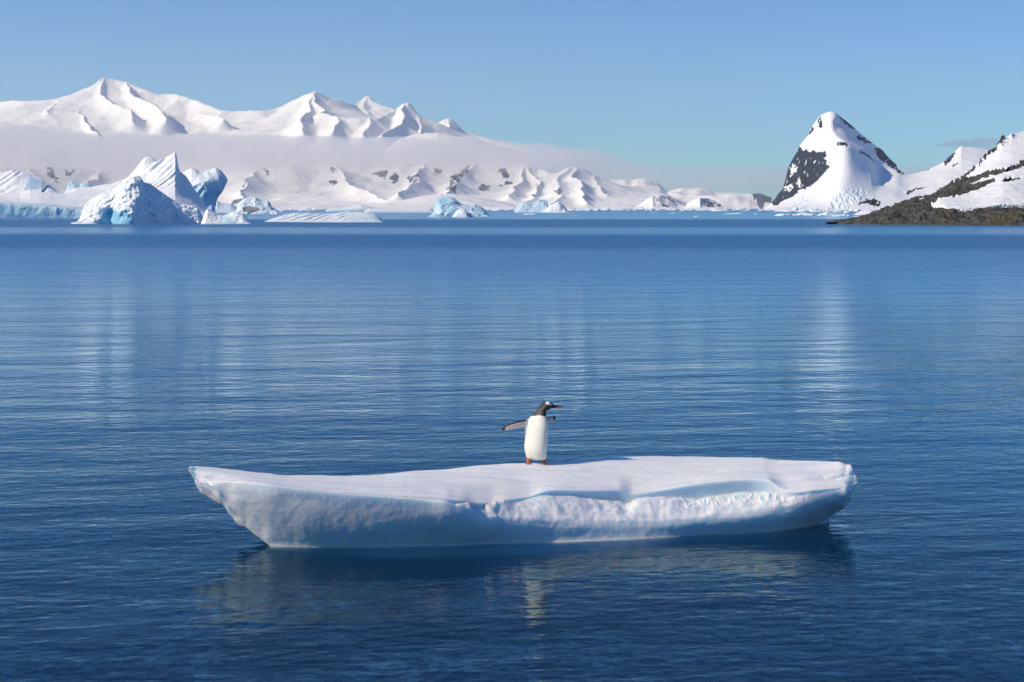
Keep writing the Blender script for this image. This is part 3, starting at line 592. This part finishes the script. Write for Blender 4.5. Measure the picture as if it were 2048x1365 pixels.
for px in (1662, 1730, 1748, 1755, 1790, 1797, 1880, 1930, 1990):
    o = put_chunk(px, 449.8 if px > 1700 else 447, rnd.uniform(3, 6), 1.6, G4, L4, 'shore_stone'); o['category'] = 'stone'

# ------------------------------------------------------------------ the ice floe
def floe():
    px = np.concatenate([np.arange(377.5, 400, .5), np.arange(400, 1690, 1.1), np.arange(1690, 1714.6, .5)])
    I = lambda pts: np.interp(px, [p[0] for p in pts], [p[1] for p in pts])
    zof = lambda py, Y: CAMH - (py - HOR) / FPX * Y
    back = I([(377,937),(380,933.5),(384,932),(388,934),(393,932),(420,934.5),(440,937),(500,944),(540,947.5),(570,951),(640,951),(700,951.5),(765,949),(830,942),(900,938),(960,931),(1030,926.5),(1100,923),(1170,917),(1215,914.5),(1250,913),(1320,912),(1400,913),(1460,914),(1528,915),(1540,917),(1552,918.5),(1610,921),(1680,923),(1686,925),(1690,928),(1698,929),(1703,936),(1706,943),(1712,952),(1714.5,960)])
    Yb = I([(377,16.75),(393,16.95),(450,17.1),(570,17.25),(765,17.7),(1000,18.05),(1250,18.5),(1400,18.6),(1550,18.4),(1650,18.1),(1690,17.9),(1714.5,17.55)])
    rim = I([(377,940),(385,950),(390,958),(400,962),(430,961),(470,961),(478,959),(520,964),(560,970),(600,976),(640,982),(700,987),(740,989),(800,992),(860,996),(895,999),(905,1001),(925,1001),(945,1006),(985,1007),(1010,1000),(1060,994),(1086,983),(1110,980),(1160,981),(1240,980),(1262,989),(1300,985),(1356,974),(1409,965),(1450,961),(1497,958),(1538,960),(1550,968),(1562,977),(1575,983),(1600,985),(1630,981),(1655,979),(1690,975),(1708,970),(1714.5,966)])
    Yr = I([(377,16.7),(400,16.6),(450,16.40),(480,16.33),(560,16.20),(700,16.17),(895,16.25),(960,16.5),(1060,16.9),(1240,17.2),(1400,17.3),(1500,17.35),(1545,17.3),(1570,17.15),(1620,17.1),(1690,17.2),(1714.5,17.5)])
    # inner foot of the step, and the outer lip of the low terrace
    step = I([(377,0),(890,0),(925,9),(985,6),(1010,3),(1060,3),(1086,6),(1110,9),(1163,13),(1210,19),(1256,24),(1268,8),(1300,8),(1345,18),(1395,31),(1450,28),(1539,24),(1560,14),(1590,8),(1610,1),(1714,0)])
    lip = I([(377,942),(385,952),(400,965),(470,964),(560,973),(700,990),(800,995),(890,1004),(905,1010),(930,1020),(950,1026),(975,1032),(1000,1036),(1050,1037),(1100,1038),(1200,1041),(1300,1040),(1380,1035),(1450,1028),(1500,1023),(1560,1013),(1590,1008),(1605,1000),(1640,987),(1690,978),(1708,973),(1714.5,969)])
    Yl = I([(377,16.7),(400,16.57),(450,16.37),(480,16.29),(560,16.16),(700,16.14),(890,16.21),(930,16.28),(1000,16.47),(1200,16.77),(1400,16.94),(1500,17.02),(1600,17.10),(1690,17.18),(1714.5,17.5)])
    low = I([(377,941),(380,945),(385,950),(388,962),(396,975),(402,985),(412,991),(420,997),(430,1004),(440,1011),(446,1010),(452,1016),(460,1028),(470,1043),(480,1052),(492,1054),(500,1063),(510,1071),(524,1080),(534,1090),(545,1094),(560,1095),(700,1096),(800,1093),(950,1089),(1000,1087),(1100,1085),(1200,1081),(1300,1077),(1400,1071),(1500,1067),(1560,1063),(1600,1057),(1630,1051),(1645,1045),(1655,1036),(1672,1027),(1690,1015),(1700,1003),(1704,988),(1710,978),(1714.5,970)])
    Yw = CAMH * FPX / (np.maximum(low, 1035) - HOR)
    Yw = np.where(low < 1090, np.where(px < 545, I([(377,16.72),(450,16.56),(500,16.46),(545,16.4)]), Yw), Yw)
    Yw = np.where(px > 1645, I([(1645,17.66),(1690,17.55),(1714.5,17.52)]), Yw)
    zb, zr, zl, zw = zof(back, Yb), zof(rim, Yr), zof(lip, Yl), zof(low, Yw)
    sub = sst(535, 560, px) * (1 - sst(1640, 1662, px))    # where the section reaches into the water
    zs = zof(rim + step, Yr + .03)
    wsm = lambda v, a, b: v * (1 - mid) + gsm(v, b) * mid if a else gsm(v, b)
    mid = sst(395, 440, px) * (1 - sst(1670, 1695, px))
    Yb, Yr, Yl, Yw = wsm(Yb, 1, 25), wsm(Yr, 1, 14), wsm(Yl, 1, 20), wsm(Yw, 1, 14)
    lf = sst(520, 600, px) * (1 - sst(850, 900, px)); bl_ = lambda v, q: wsm(v, 1, q) * (1 - lf) + gsm(v, 45) * lf
    Yr, Yl, Yw = [v * (1 - lf) + gsm(v, 45) * lf for v in (Yr, Yl, Yw)]
    rim_s, lip_s, low_s = bl_(rim, 4), bl_(lip, 7), bl_(low, 2.5)
    rim, lip, low = rim_s, lip_s, low_s; step = gsm(step, 6); back = wsm(back, 1, 2)
    zb, zr, zl, zw = zof(back, Yb), zof(rim, Yr), zof(lip, Yl), zof(low, Yw); zs = zof(rim + step, Yr + .03)
    # rows: (Y, Z)
    rows = []
    def seg(a, b, n, fy=lambda t: t, fz=lambda t: t, tagv=0):
        for k in range(n):
            t = k / n; rows.append((a[0] + (b[0] - a[0]) * fy(t), a[1] + (b[1] - a[1]) * fz(t), tagv + t))
    ybk = Yb + .04; zbk = np.maximum(zw * (1 - sub), zb - .12 - .5 * sub)
    A = (Yb - .3 * sub, zw * (1 - sub) - .5 * sub + .02 * (1 - sub)); B = (ybk + .02, zb * .5 + zw * (1 - sub) * .5); C = (Yb, zb)
    rq = gsm(rim, 60); Dm = (Yb * .45 + Yr * .55, zof(back * .45 + rq * .55, Yb * .45 + Yr * .55) + .02 * (Yb - Yr))
    E = (Yr, zr); F = (Yr + .015, zs); G = (Yl, zl)
    Hh = (Yl * .92 + Yw * .08 - .03 * sst(560, 1000, px), zl * .5 + zw * .5 + .0 * zl); K = (Yw, zw)
    shelf = sst(660, 800, px) * (1 - sst(1150, 1400, px)); Lw = (Yw - .05 * sub - .22 * shelf, zw - .10 * sub); M = (Yw + .5 * sub, zw - .55 * sub)
    sm = lambda t: t * t * (3 - 2 * t)
    seg(A, B, 10, tagv=0); seg(B, C, 14, lambda t: t, lambda t: math.sin(t * math.pi / 2), 1); seg(C, Dm, 60, tagv=2); seg(Dm, E, 60, tagv=3)
    seg(E, F, 20, tagv=4); seg(F, G, 60, lambda t: t, lambda t: t ** 1.5, 5); 
    bl = .05 * sst(560, 1000, px)                # the flank swells out below the lip and curls under towards the water
    for k in range(52):
        t = k / 52; rows.append((Yl + (Yw - Yl) * t ** 1.9 - bl * math.sin(math.pi * t) * (1 - t), zl + (zw - zl) * t, 6 + 2 * t))
    seg(K, Lw, 8, tagv=8); seg(Lw, M, 10, tagv=9); seg(M, A, 8, tagv=10)
    Y = np.array([r[0] for r in rows]); Z = np.array([r[1] for r in rows]); T = np.array([np.full(px.shape, r[2]) for r in rows])
    # smooth across the corners of the section a little
    for _ in range(9):
        Y = Y * .6 + .2 * (np.roll(Y, 1, 0) + np.roll(Y, -1, 0)); Z = Z * .6 + .2 * (np.roll(Z, 1, 0) + np.roll(Z, -1, 0))
    PX = np.broadcast_to(px, Y.shape); X = (PX - 1024) / FPX * Y
    end = sst(377, 400, PX) * (1 - sst(1700, 1714, PX))
    top = sst(1.6, 2.2, T) * (1 - sst(3.9, 4.0, T)); terr = sst(4.9, 5.1, T) * (1 - sst(5.9, 7.1, T)); face = sst(6, 6.4, T) * (1 - sst(8.5, 9, T))
    stp = sst(12, 24, np.broadcast_to(step, Y.shape))
    te = terr * np.clip(sst(900, 950, PX) * (1 - sst(1600, 1640, PX)), 0, 1)
    dz = top * (.011 * fbm(X * 1.2, Y * 4, 0, 5, 201, .55) + .006 * np.clip(ridged(X * 1.1 + Y * 1.5, Y * 12, 0, 2, 203) - .2, 0, 1))
    bmp = ridged(X * 7, Y * 6, Z * 6, 3, 205)
    dz = dz + te * (.022 * fbm(X * 6, Y * 7, Z * 3, 1, 207) + .010 * fbm(X * 14, Y * 14, 0, 1, 208) + .002 * bmp)
    blob = te * (1 - sst(1000, 1090, PX)); dz = dz + blob * .028 * fbm(X * 4.5, Y * 5, 0, 3, 209) + te * (1 - sst(985, 1030, PX)) * .05 * sst(.08, .2, perlin(X * 3.1, Y * 3.4, 0, 219))
    dz = dz + te * sst(1530, 1560, PX) * .045 * fbm(X * 6, Y * 6, 0, 3, 215)
    rr = sst(5.0, 5.3, T) * (1 - sst(5.3, 5.9, T)) * sst(1300, 1400, PX) * (1 - sst(1560, 1600, PX))
    dz = dz + rr * .035 * np.clip(ridged(X * 11, Y * 6, 0, 2, 211), -.3, 1)
    # small wind-scoured hollows
    for hx, hy, a_, sx_, sy_ in ((1190, 939, .018, 26, 4), (1432, 943, .02, 20, 3.5), (1120, 968, .008, 60, 2), (1646, 955, .04, 30, 5), (430, 952, .03, 18, 4)):
        PYc = HOR - (Z - CAMH) / Y * FPX
        dz = dz - top * a_ * np.exp(-((PX - hx) / sx_) ** 2 - ((PYc - hy) / sy_) ** 2)
    # crack at the right-hand end
    PYc = HOR - (Z - CAMH) / Y * FPX
    dz = dz - top * .05 * np.exp(-((PYc - (950 - (PX - 1690) * .12)) / 1.6) ** 2) * sst(1655, 1680, PX)
    dy = face * (.020 * fbm(X * 1.2, Z * 1.2, 0, 2, 221) + .003 * fbm(X * 7, Z * 6, 0, 4, 223) + .002 * ridged(X * 5, Z * 9, 0, 2, 224) + .018 * perlin(X * 1.5 + Z * 1.2, Z * .5, 0, 225))
    dy = dy - face * .005 * fbm(X * 3 , Z * 4, 0, 3, 227) * sst(1000, 1200, PX)
    dy = dy - .05 * np.exp(-((PX - 455 - (Z - .45) * -120) / 9) ** 2) * face * sst(.3, .5, Z) * -1
    tip = (1 - sst(400, 560, PX)) + sst(1640, 1690, PX)
    n3 = fbm(X * 5, Y * 5, Z * 5, 4, 231)
    Y = Y - dy * end - .004 * te * bmp * end; Z = Z + dz * end + tip * (1 - top) * .018 * n3
    X = X + tip * .022 * fbm(X * 2 + 5, Y * 6, Z * 7, 4, 233) * (1 - sst(8, 9, T) * .5)
    blue = .40 * sst(4.0, 4.4, T) * (1 - sst(5.05, 5.35, T)) * stp
    blue = blue + face * .24 * (1 - sst(.0, .3, Z)) + .05 * face * (1 - sst(900, 1100, PX)) + .5 * sst(8, 8.3, T)
    dirt = .30 * top * np.exp(-((PX - 1655) / 28) ** 2 - ((PYc - 955) / 5) ** 2) * sst(-.2, .4, fbm(X * 8, Y * 14, 0, 3, 240))
    me = mesh_np('ice_floe', np.stack([X, Y, Z], -1), grid_faces(*Y.shape, wrap_r=True), True, {'blue': np.clip(blue, 0, 1), 'dirt': dirt})
    # caps
    m = ice_mat('floe_ice', .05, col=(0.78, 0.79, 0.805), blue=(0.46, 0.70, 0.77), sss=.2, bd=.14, rough=.55, dirt=(.30, .24, .16))
    o = link('ice_floe', me, m)
    tag(o, 'long boat-shaped white ice floe floating close by, carrying the penguin', 'ice floe')
    return X, Y, Z, T
FX, FY, FZ, FT = floe()
def floe_top(x, y):
    msk = (FT > 2) & (FT < 4); d = (FX[msk] - x) ** 2 + (FY[msk] - y) ** 2
    i = np.argsort(d)[:6]; return float(FZ[msk][i].mean())

# ------------------------------------------------------------------ the penguin
def penguin():
    s = 18.10 / FPX * .1318                  # metres per trace unit
    cx0, base = 860., 1172.
    def ring_tube(rings, n=24):
        """rings: (centre, axis_u, axis_v) -> closed tube"""
        co = []; 
        for c, a, b in rings:
            c, a, b = Vector(c), Vector(a), Vector(b)
            for k in range(n):
                t = 2 * math.pi * k / n; co.append(c + a * math.cos(t) + b * math.sin(t))
        f = [(r * n + k, r * n + (k + 1) % n, (r + 1) * n + (k + 1) % n, (r + 1) * n + k) for r in range(len(rings) - 1) for k in range(n)]
        nv = len(co); co.append(Vector(rings[0][0])); co.append(Vector(rings[-1][0]))
        tri = [(nv, (k + 1) % n, k) for k in range(n)] + [(nv + 1, (len(rings) - 1) * n + k, (len(rings) - 1) * n + (k + 1) % n) for k in range(n)]
        return co, f, tri
    X = lambda zx: (zx - cx0) * s
    Zf = lambda zy: (base - zy) * s
    allco, allf = [], []
    def add(res):
        co, f, tri = res; o = len(allco); allco.extend(co); allf.extend([tuple(i + o for i in q) for q in f] + [tuple(i + o for i in q) for q in tri])
    def interp_rings(keys, n=40):
        ks = np.array(keys, float); t = np.linspace(0, len(ks) - 1, n); out = []
        def cr(p0, p1, p2, p3, f): return .5 * ((2 * p1) + (-p0 + p2) * f + (2 * p0 - 5 * p1 + 4 * p2 - p3) * f * f + (-p0 + 3 * p1 - 3 * p2 + p3) * f ** 3)
        for q in t:
            i = min(int(q), len(ks) - 2); f = q - i
            out.append(cr(ks[max(i - 1, 0)], ks[i], ks[i + 1], ks[min(i + 2, len(ks) - 1)], f))
        return out
    # torso + neck, keys: zy, left edge, right edge, depth radius (m), y centre
    keys = [(1112,760,940,.05,.0),(1096,712,992,.09,-.005),(1050,692,1008,.115,-.01),(950,672,1014,.135,-.02),(850,674,1022,.140,-.025),(720,681,1030,.138,-.02),
            (600,700,1036,.128,-.01),(530,722,1032,.115,0),(480,748,1018,.10,.005),(440,795,1008,.085,.005),(400,838,1004,.072,0),(350,876,1006,.062,-.005),(300,915,1040,.058,-.01),(262,938,1070,.052,-.01),(240,960,1060,.035,-.01),(229,985,1035,.012,-.01)]
    rings = []
    for zy, l, r, d, yc in interp_rings(keys, 70):
        w_ = (r - l) / 2 * s; rings.append(((X((l + r) / 2), yc, Zf(zy)), (w_ * (1 - .5 ** 2) ** .5, 0, 0), (-.5 * w_, max(d, .006), 0)))
    add(ring_tube(rings, 32))
    # head towards the beak (axis along +x)
    hk = [(940,292,10),(965,282,46),(1000,275,50),(1040,278,50),(1080,290,44),(1110,298,34),(1135,302,26),(1160,304,18),(1180,305,12)]
    rings = []
    for zx, zy, r in interp_rings(hk, 30):
        rings.append(((X(zx), -.012 - (zx - 1000) * s * .06, Zf(zy)), (0, -max(r, 3) * s * .92, 0), (0, 0, max(r, 3) * s)))
    add(ring_tube(rings, 24))
    # throat fill between head and neck
    rings = [((X(zx), -.01, Zf(zy)), (0, -r * s, 0), (0, 0, r * s)) for zx, zy, r in [(930,330,8),(955,325,40),(1000,325,44),(1040,322,36),(1075,315,26),(1095,310,10)]]
    add(ring_tube(rings, 20))
    # flippers: keys along the blade (zx, zy, half width in trace units, y)
    def flipper(ks, th):
        rings = []; kk = interp_rings(ks, 26)
        for i, (zx, zy, hw, y) in enumerate(kk):
            p, q = kk[max(i - 1, 0)], kk[min(i + 1, len(kk) - 1)]
            d = Vector((q[0] - p[0], 0, -(q[1] - p[1]))).normalized(); up = Vector((-d.z, 0, d.x)) * (-1 if d.x < 0 else 1)
            rings.append(((X(zx), y, Zf(zy)), tuple(up * max(hw, 3) * s), tuple(Vector((0, 1, 0)) * th * (1.0 if hw > 12 else .5))))
        add(ring_tube(rings, 16))
    flipper([(790,545,50,.03),(740,545,46,.02),(690,556,50,.0),(620,566,52,-.02),(540,583,52,-.03),(460,606,46,-.035),(400,626,38,-.035),(350,642,24,-.033),(326,650,9,-.032)], .011)
    flipper([(960,540,44,.03),(1010,535,42,.05),(1050,525,42,.075),(1090,516,46,.10),(1120,510,44,.12),(1142,512,30,.14),(1153,516,10,.15)], .011)
    # tail
    rings = [((X(850), y, z), (hw, 0, 0), (0, .006, .014)) for y, z, hw in ((.05, .10, .05), (.11, .065, .045), (.17, .035, .035), (.20, .022, .008))]
    add(ring_tube(rings, 12))
    me = bpy.data.meshes.new('tmp'); me.from_pydata([tuple(c) for c in allco], [], allf); me.update()
    tmp = bpy.data.objects.new('tmp', me); COL.objects.link(tmp)
    md = tmp.modifiers.new('r', 'REMESH'); md.mode = 'VOXEL'; md.voxel_size = .0042; md.use_smooth_shade = True
    ms = tmp.modifiers.new('s', 'SMOOTH'); ms.factor = .5; ms.iterations = 6
    dg = bpy.context.evaluated_depsgraph_get(); body = bpy.data.meshes.new_from_object(tmp.evaluated_get(dg)); bpy.data.objects.remove(tmp)
    n = len(body.vertices); co = np.zeros(n * 3); body.vertices.foreach_get('co', co); co = co.reshape(-1, 3)
    nr = np.zeros(n * 3); body.vertices.foreach_get('normal', nr); nr = nr.reshape(-1, 3)
    zx = co[:, 0] / s + cx0; zy = base - co[:, 2] / s; y = co[:, 1]
    W, BK, BR, PK = np.array([.86,.82,.73]), np.array([.006,.006,.008]), np.array([.06,.036,.022]), np.array([.80,.56,.43])
    c = np.tile(W, (n, 1))
    nz = .02 * fbm(co[:, 0] * 40, co[:, 1] * 40, co[:, 2] * 40, 3, 5)
    def put(mask, v):
        m_ = mask[:, None]; return c * (1 - m_) + v * m_
    side = sst(.028, .036, y + nz * .3); c = put(side, BK)                                # back
    belly = (1 - side) * sst(930, 1060, zy) * .35 * sst(0, .05, fbm(co[:, 0] * 30, 0, co[:, 2] * 8, 3, 8)); c = put(belly, np.array([.45, .33, .2]))
    neckline = 452 - 22 * np.exp(-((zx - 905) / 70) ** 2) + 30 * sst(960, 1010, zx) * 0
    hd = sst(4, -4, zy - neckline + nz * 200) if False else 1 - sst(-4, 4, zy - neckline + nz * 300)
    c = put(hd, BK); c = put(hd * (1 - sst(895, 960, zx + (zy - 350) * -.35)) * sst(290, 350, zy) * (1 - sst(.03, .05, y)), BR)  # brownish sheen on the neck's left side painted into the plumage
    fl = ((zx < 706) & (zy < 700)).astype(float)
    keyc = np.interp(zx, [326, 350, 400, 460, 540, 620, 690, 720], [650, 642, 626, 606, 583, 566, 556, 550]); off = zy - keyc
    hwc = np.interp(zx, [326, 350, 400, 460, 540, 620, 690], [9, 24, 38, 46, 52, 52, 50])
    frontf = fl * (nr[:, 1] < .2)
    c = put(fl, BK); c = put(frontf * sst(-.62, -.5, off / hwc) * sst(372, 392, zx + off * .4), PK)
    c = put(frontf * sst(.55, .66, off / hwc) * sst(360, 385, zx), W); c = put(frontf * sst(660, 685, zx) * sst(-.5, -.3, off / hwc), W)
    fr = ((zx > 1032) & (zy > 440) & (zy < 640)).astype(float); c = put(fr, BK)
    off2 = zy - np.interp(zx, [1010, 1050, 1090, 1120, 1153], [535, 525, 516, 510, 516])
    c = put(fr * (nr[:, 1] < .2) * sst(-32, -24, off2) * (1 - sst(1112, 1122, zx)), PK * .9); c = put(fr * (nr[:, 1] < .3) * sst(24, 32, off2) * (1 - sst(1120, 1128, zx)), W)
    tl = ((y > .07) & (co[:, 2] < .13)).astype(float); c = put(tl, BK)
    # white band over the eye, running over the crown
    pa = inpoly(zx, zy, [(985,250),(1010,222),(1040,222),(1068,250),(1090,275),(1075,283),(1040,272),(1005,262)]).astype(float) * (y < .06); c = put(pa, np.array([.8, .8, .8]))
    ca = body.color_attributes.new('plumage', 'FLOAT_COLOR', 'POINT'); ca.data.foreach_set('color', np.concatenate([c, np.ones((n, 1))], 1).astype(np.float32).ravel())
    m, nn, b = newmat('plumage'); a = N(nn, 'Attribute'); a.attribute_name = 'plumage'; nn.links.new(a.outputs['Color'], b.inputs['Base Color'])
    b.inputs['Roughness'].default_value = .55; b.inputs['Sheen Weight'].default_value = .15; bump(nn, b, noise(nn, 220, 3, sc3=(1, 1, .4)), .002)
    body.polygons.foreach_set('use_smooth', np.ones(len(body.polygons), bool))
    body.materials.clear()
    root = link('penguin', body, m)
    def part(name, rings_list, mat, k=14):
        co, fs = [], []
        for r in rings_list:
            c_, f, tri = ring_tube(r, k); o = len(co); co += c_; fs += [tuple(i + o for i in q) for q in list(f) + list(tri)]
        me = bpy.data.meshes.new(name); me.from_pydata([tuple(v) for v in co], [], fs); me.update()
        for p in me.polygons: p.use_smooth = True
        return link(name, me, mat, root)
    red, blk = plain('beak_orange', (.80, .08, .02), .35), plain('beak_black', (.015, .013, .012), .3)
    hy = lambda zx: -.012 - (zx - 1000) * s * .06
    bring = lambda ks: [((X(a_), hy(a_), Zf(b_)), (0, -w_ * s, 0), (0, 0, h_ * s)) for a_, b_, w_, h_ in ks]
    part('beak', [bring([(1128,309,12,11),(1160,309,12,15),(1190,309,10,15),(1220,311,8,13),(1245,313,6,8),(1254,314,2,2)])], red)
    part('beak_ridge', [bring([(1120,296,12,9),(1160,297,10,8),(1200,298,8,6),(1235,303,6,6),(1256,312,3,6),(1260,317,1,2)])], blk)
    ey = X(1062); part('eye', [[((ey, hy(1062) - .0375 + d_, Zf(289)), (r_, 0, 0), (0, 0, r_)) for d_, r_ in ((0, .001), (.002, .005), (.006, .006), (.012, .003))]], plain('eye_dark', (.01, .008, .008), .1))
    # feet: shank, three webbed toes each with a claw
    org = plain('foot_orange', (.58, .15, .06), .6)
    for zx, yaw in ((738, -.25), (970, .25)):
        x0 = X(zx); rl = [[((x0, .0, .075), (.030, 0, 0), (0, .030, 0)), ((x0, -.002, .045), (.024, 0, 0), (0, .024, 0)), ((x0, -.004, .020), (.026, 0, 0), (0, .030, 0)), ((x0, -.008, .006), (.030, 0, 0), (0, .034, 0))]]
        for ta in (-.42, 0, .42):
            d = Vector((math.sin(yaw + ta), -math.cos(yaw + ta), 0)); sd = Vector((d.y, -d.x, 0))
            L_ = .075 if ta == 0 else .066
            rl.append([(tuple(Vector((x0, -.01, h_)) + d * q), tuple(sd * w_), (0, 0, t_)) for q, h_, w_, t_ in ((.0, .012, .013, .011), (L_ * .5, .010, .010, .009), (L_ * .9, .007, .009, .007), (L_, .005, .004, .003))])
        d = Vector((math.sin(yaw), -math.cos(yaw), 0)); sd = Vector((d.y, -d.x, 0))
        rl.append([(tuple(Vector((x0, -.01, .005)) + d * q), tuple(sd * w_), (0, 0, .004)) for q, w_ in ((0, .018), (.035, .030), (.058, .036), (.062, .03))])
        part('foot', rl, org, 10)
    yx = 18.15; xx = (1073.4 - 1024) / FPX * yx
    zf = min(floe_top(xx + X(738), yx - .03), floe_top(xx + X(970), yx - .03))
    root.location = (xx, yx, zf - .002)
    tag(root, 'penguin with outstretched flippers and white belly standing on the ice floe, head turned right', 'penguin')
    return root
penguin()

# submerged pale rock at lower left
def sunk():
    u = np.linspace(0, 2 * np.pi, 60, endpoint=False); v = np.linspace(.02, 1, 14); U, V = np.meshgrid(u, v)
    x0, y0, _ = pt(200, 1192, wd(1192))
    X = np.sin(V * np.pi / 2) * np.cos(U) * .62; Y = np.sin(V * np.pi / 2) * np.sin(U) * .35; Zc = np.cos(V * np.pi / 2) * .22
    k = 1 + .25 * fbm(X * 3, Y * 3, Zc * 3, 4, 9)
    co = np.stack([X * k + x0, Y * k + y0, Zc * k - .36], -1)
    f = [(r * 60 + c, r * 60 + (c + 1) % 60, (r + 1) * 60 + (c + 1) % 60, (r + 1) * 60 + c) for r in range(13) for c in range(60)]
    return tag(link('submerged_rock', mesh_np('submerged_rock', co, f, True), plain('pale_rock', (.45, .42, .36), .8)), 'pale boulder lying under water at lower left of the floe', 'rock')
sunk()

# ------------------------------------------------------------------ clouds and haze
def vol_mat(name, col, dens, aniso=0.0):
    m = bpy.data.materials.new(name); m.use_nodes = True; n = m.node_tree; n.nodes.remove(n.nodes['Principled BSDF'])
    v = n.nodes.new('ShaderNodeVolumePrincipled'); v.inputs['Color'].default_value = (*col, 1); v.inputs['Density'].default_value = dens; v.inputs['Anisotropy'].default_value = aniso
    n.links.new(v.outputs[0], n.nodes['Material Output'].inputs['Volume']); return m
def cloud(name, top, bot, Y, thick, dens, label, seed, peak=.35, col=(.80, .79, .83), ends=60, step=6):
    """a flat bank of cloud: closed lens whose thickness along the view thins out to its edges"""
    px = np.arange(top[0][0], top[-1][0] + .1, step)
    pt_ = np.interp(px, [p[0] for p in top], [p[1] for p in top]); pb = np.interp(px, [p[0] for p in bot], [p[1] for p in bot])
    nv = 26; v = np.linspace(0, 1, nv)[:, None]
    PX = np.broadcast_to(px, (nv, len(px))); PY = pt_ + (pb - pt_) * v
    prof = np.where(v < peak, np.sin(v / peak * np.pi / 2) ** .8, np.cos((v - peak) / (1 - peak) * np.pi / 2) ** 1.3)
    e = sst(0, ends, px - px[0]) * sst(0, ends, px[-1] - px)
    th = thick * prof * np.maximum(e, .002) * np.clip(1 + .55 * fbm(PX / 70, PY / 12, 0, 4, seed), .05, 3) + .5
    PYn = PY + 4.6 * fbm(PX / 95, 0, 0, 5, seed + 2, .6) * (1 - v)
    co = []
    for sgn in (-1, 1):
        Yc = Y + sgn * th / 2; Zc = CAMH - (PYn - HOR) / FPX * Y
        co.append(np.stack([(PX - 1024) / FPX * Y, Yc, Zc], -1))
    a, b_ = co; ring = np.concatenate([a, b_[::-1]], 0)
    q = grid_faces(ring.shape[0], ring.shape[1], wrap_r=True, flip=True)
    me = mesh_np(name, ring, q, True)
    o = link(name, me, vol_mat(name + '_vapour', col, dens)); return tag(o, label, 'cloud')
tag(cloud('cloud_bank', [(-1100,262),(-700,246),(-200,240),(0,241),(40,243),(65,250),(80,251),(115,250),(135,255),(165,262),(180,267),(215,268),(300,268),(370,268),(440,270),(520,271),(600,273),(680,272),(740,274),(800,277),(900,277),(960,279),(1040,286),(1100,292),(1180,300),(1230,312),(1290,325),(1350,340)],
      [(-1100,362),(-200,362),(200,362),(700,358),(1000,355),(1230,356),(1350,362)], 9300, 1900, .0012, 'long flat grey cloud bank lying across the snowy mountains on the left', 301, peak=.3, ends=240), kind='structure')
tag(cloud('cloud_veil', [(1080,330),(1200,325),(1400,330),(1560,326),(1700,330),(1800,326),(1900,325),(2100,330)], [(1080,385),(1300,392),(1600,394),(2100,396)], 15800, 1500, .0006,
      'faint mauve cloud veil over the distant hills on the right', 303, peak=.5, ends=150), kind='structure')
cloud('lens_cloud', [(1858,290),(1880,287),(1905,281),(1925,277),(1955,271),(1975,274),(1995,283),(2010,290)], [(1858,291),(1900,294),(1950,300),(1990,299),(2010,291)], 15000, 900, .0011,
      'small grey-blue lens cloud just above the right-hand snow saddle', 305, peak=.5, ends=40, step=4, col=(.55, .6, .75))
cloud('wisp_cloud', [(1905,150),(1925,142),(1950,138),(1980,142),(2005,150)], [(1905,152),(1950,158),(2005,152)], 15000, 500, .0003, 'faint wisp of cloud high in the sky at upper right', 307, peak=.5, ends=40, step=4, col=(.6, .64, .78))
hz = link('haze', box_mesh('haze', -31000, 31000, -2100, 24500, -15.2, 2200), vol_mat('haze_air', (.95, .94, .92), 2.1e-5))
tag(hz, kind='stuff')
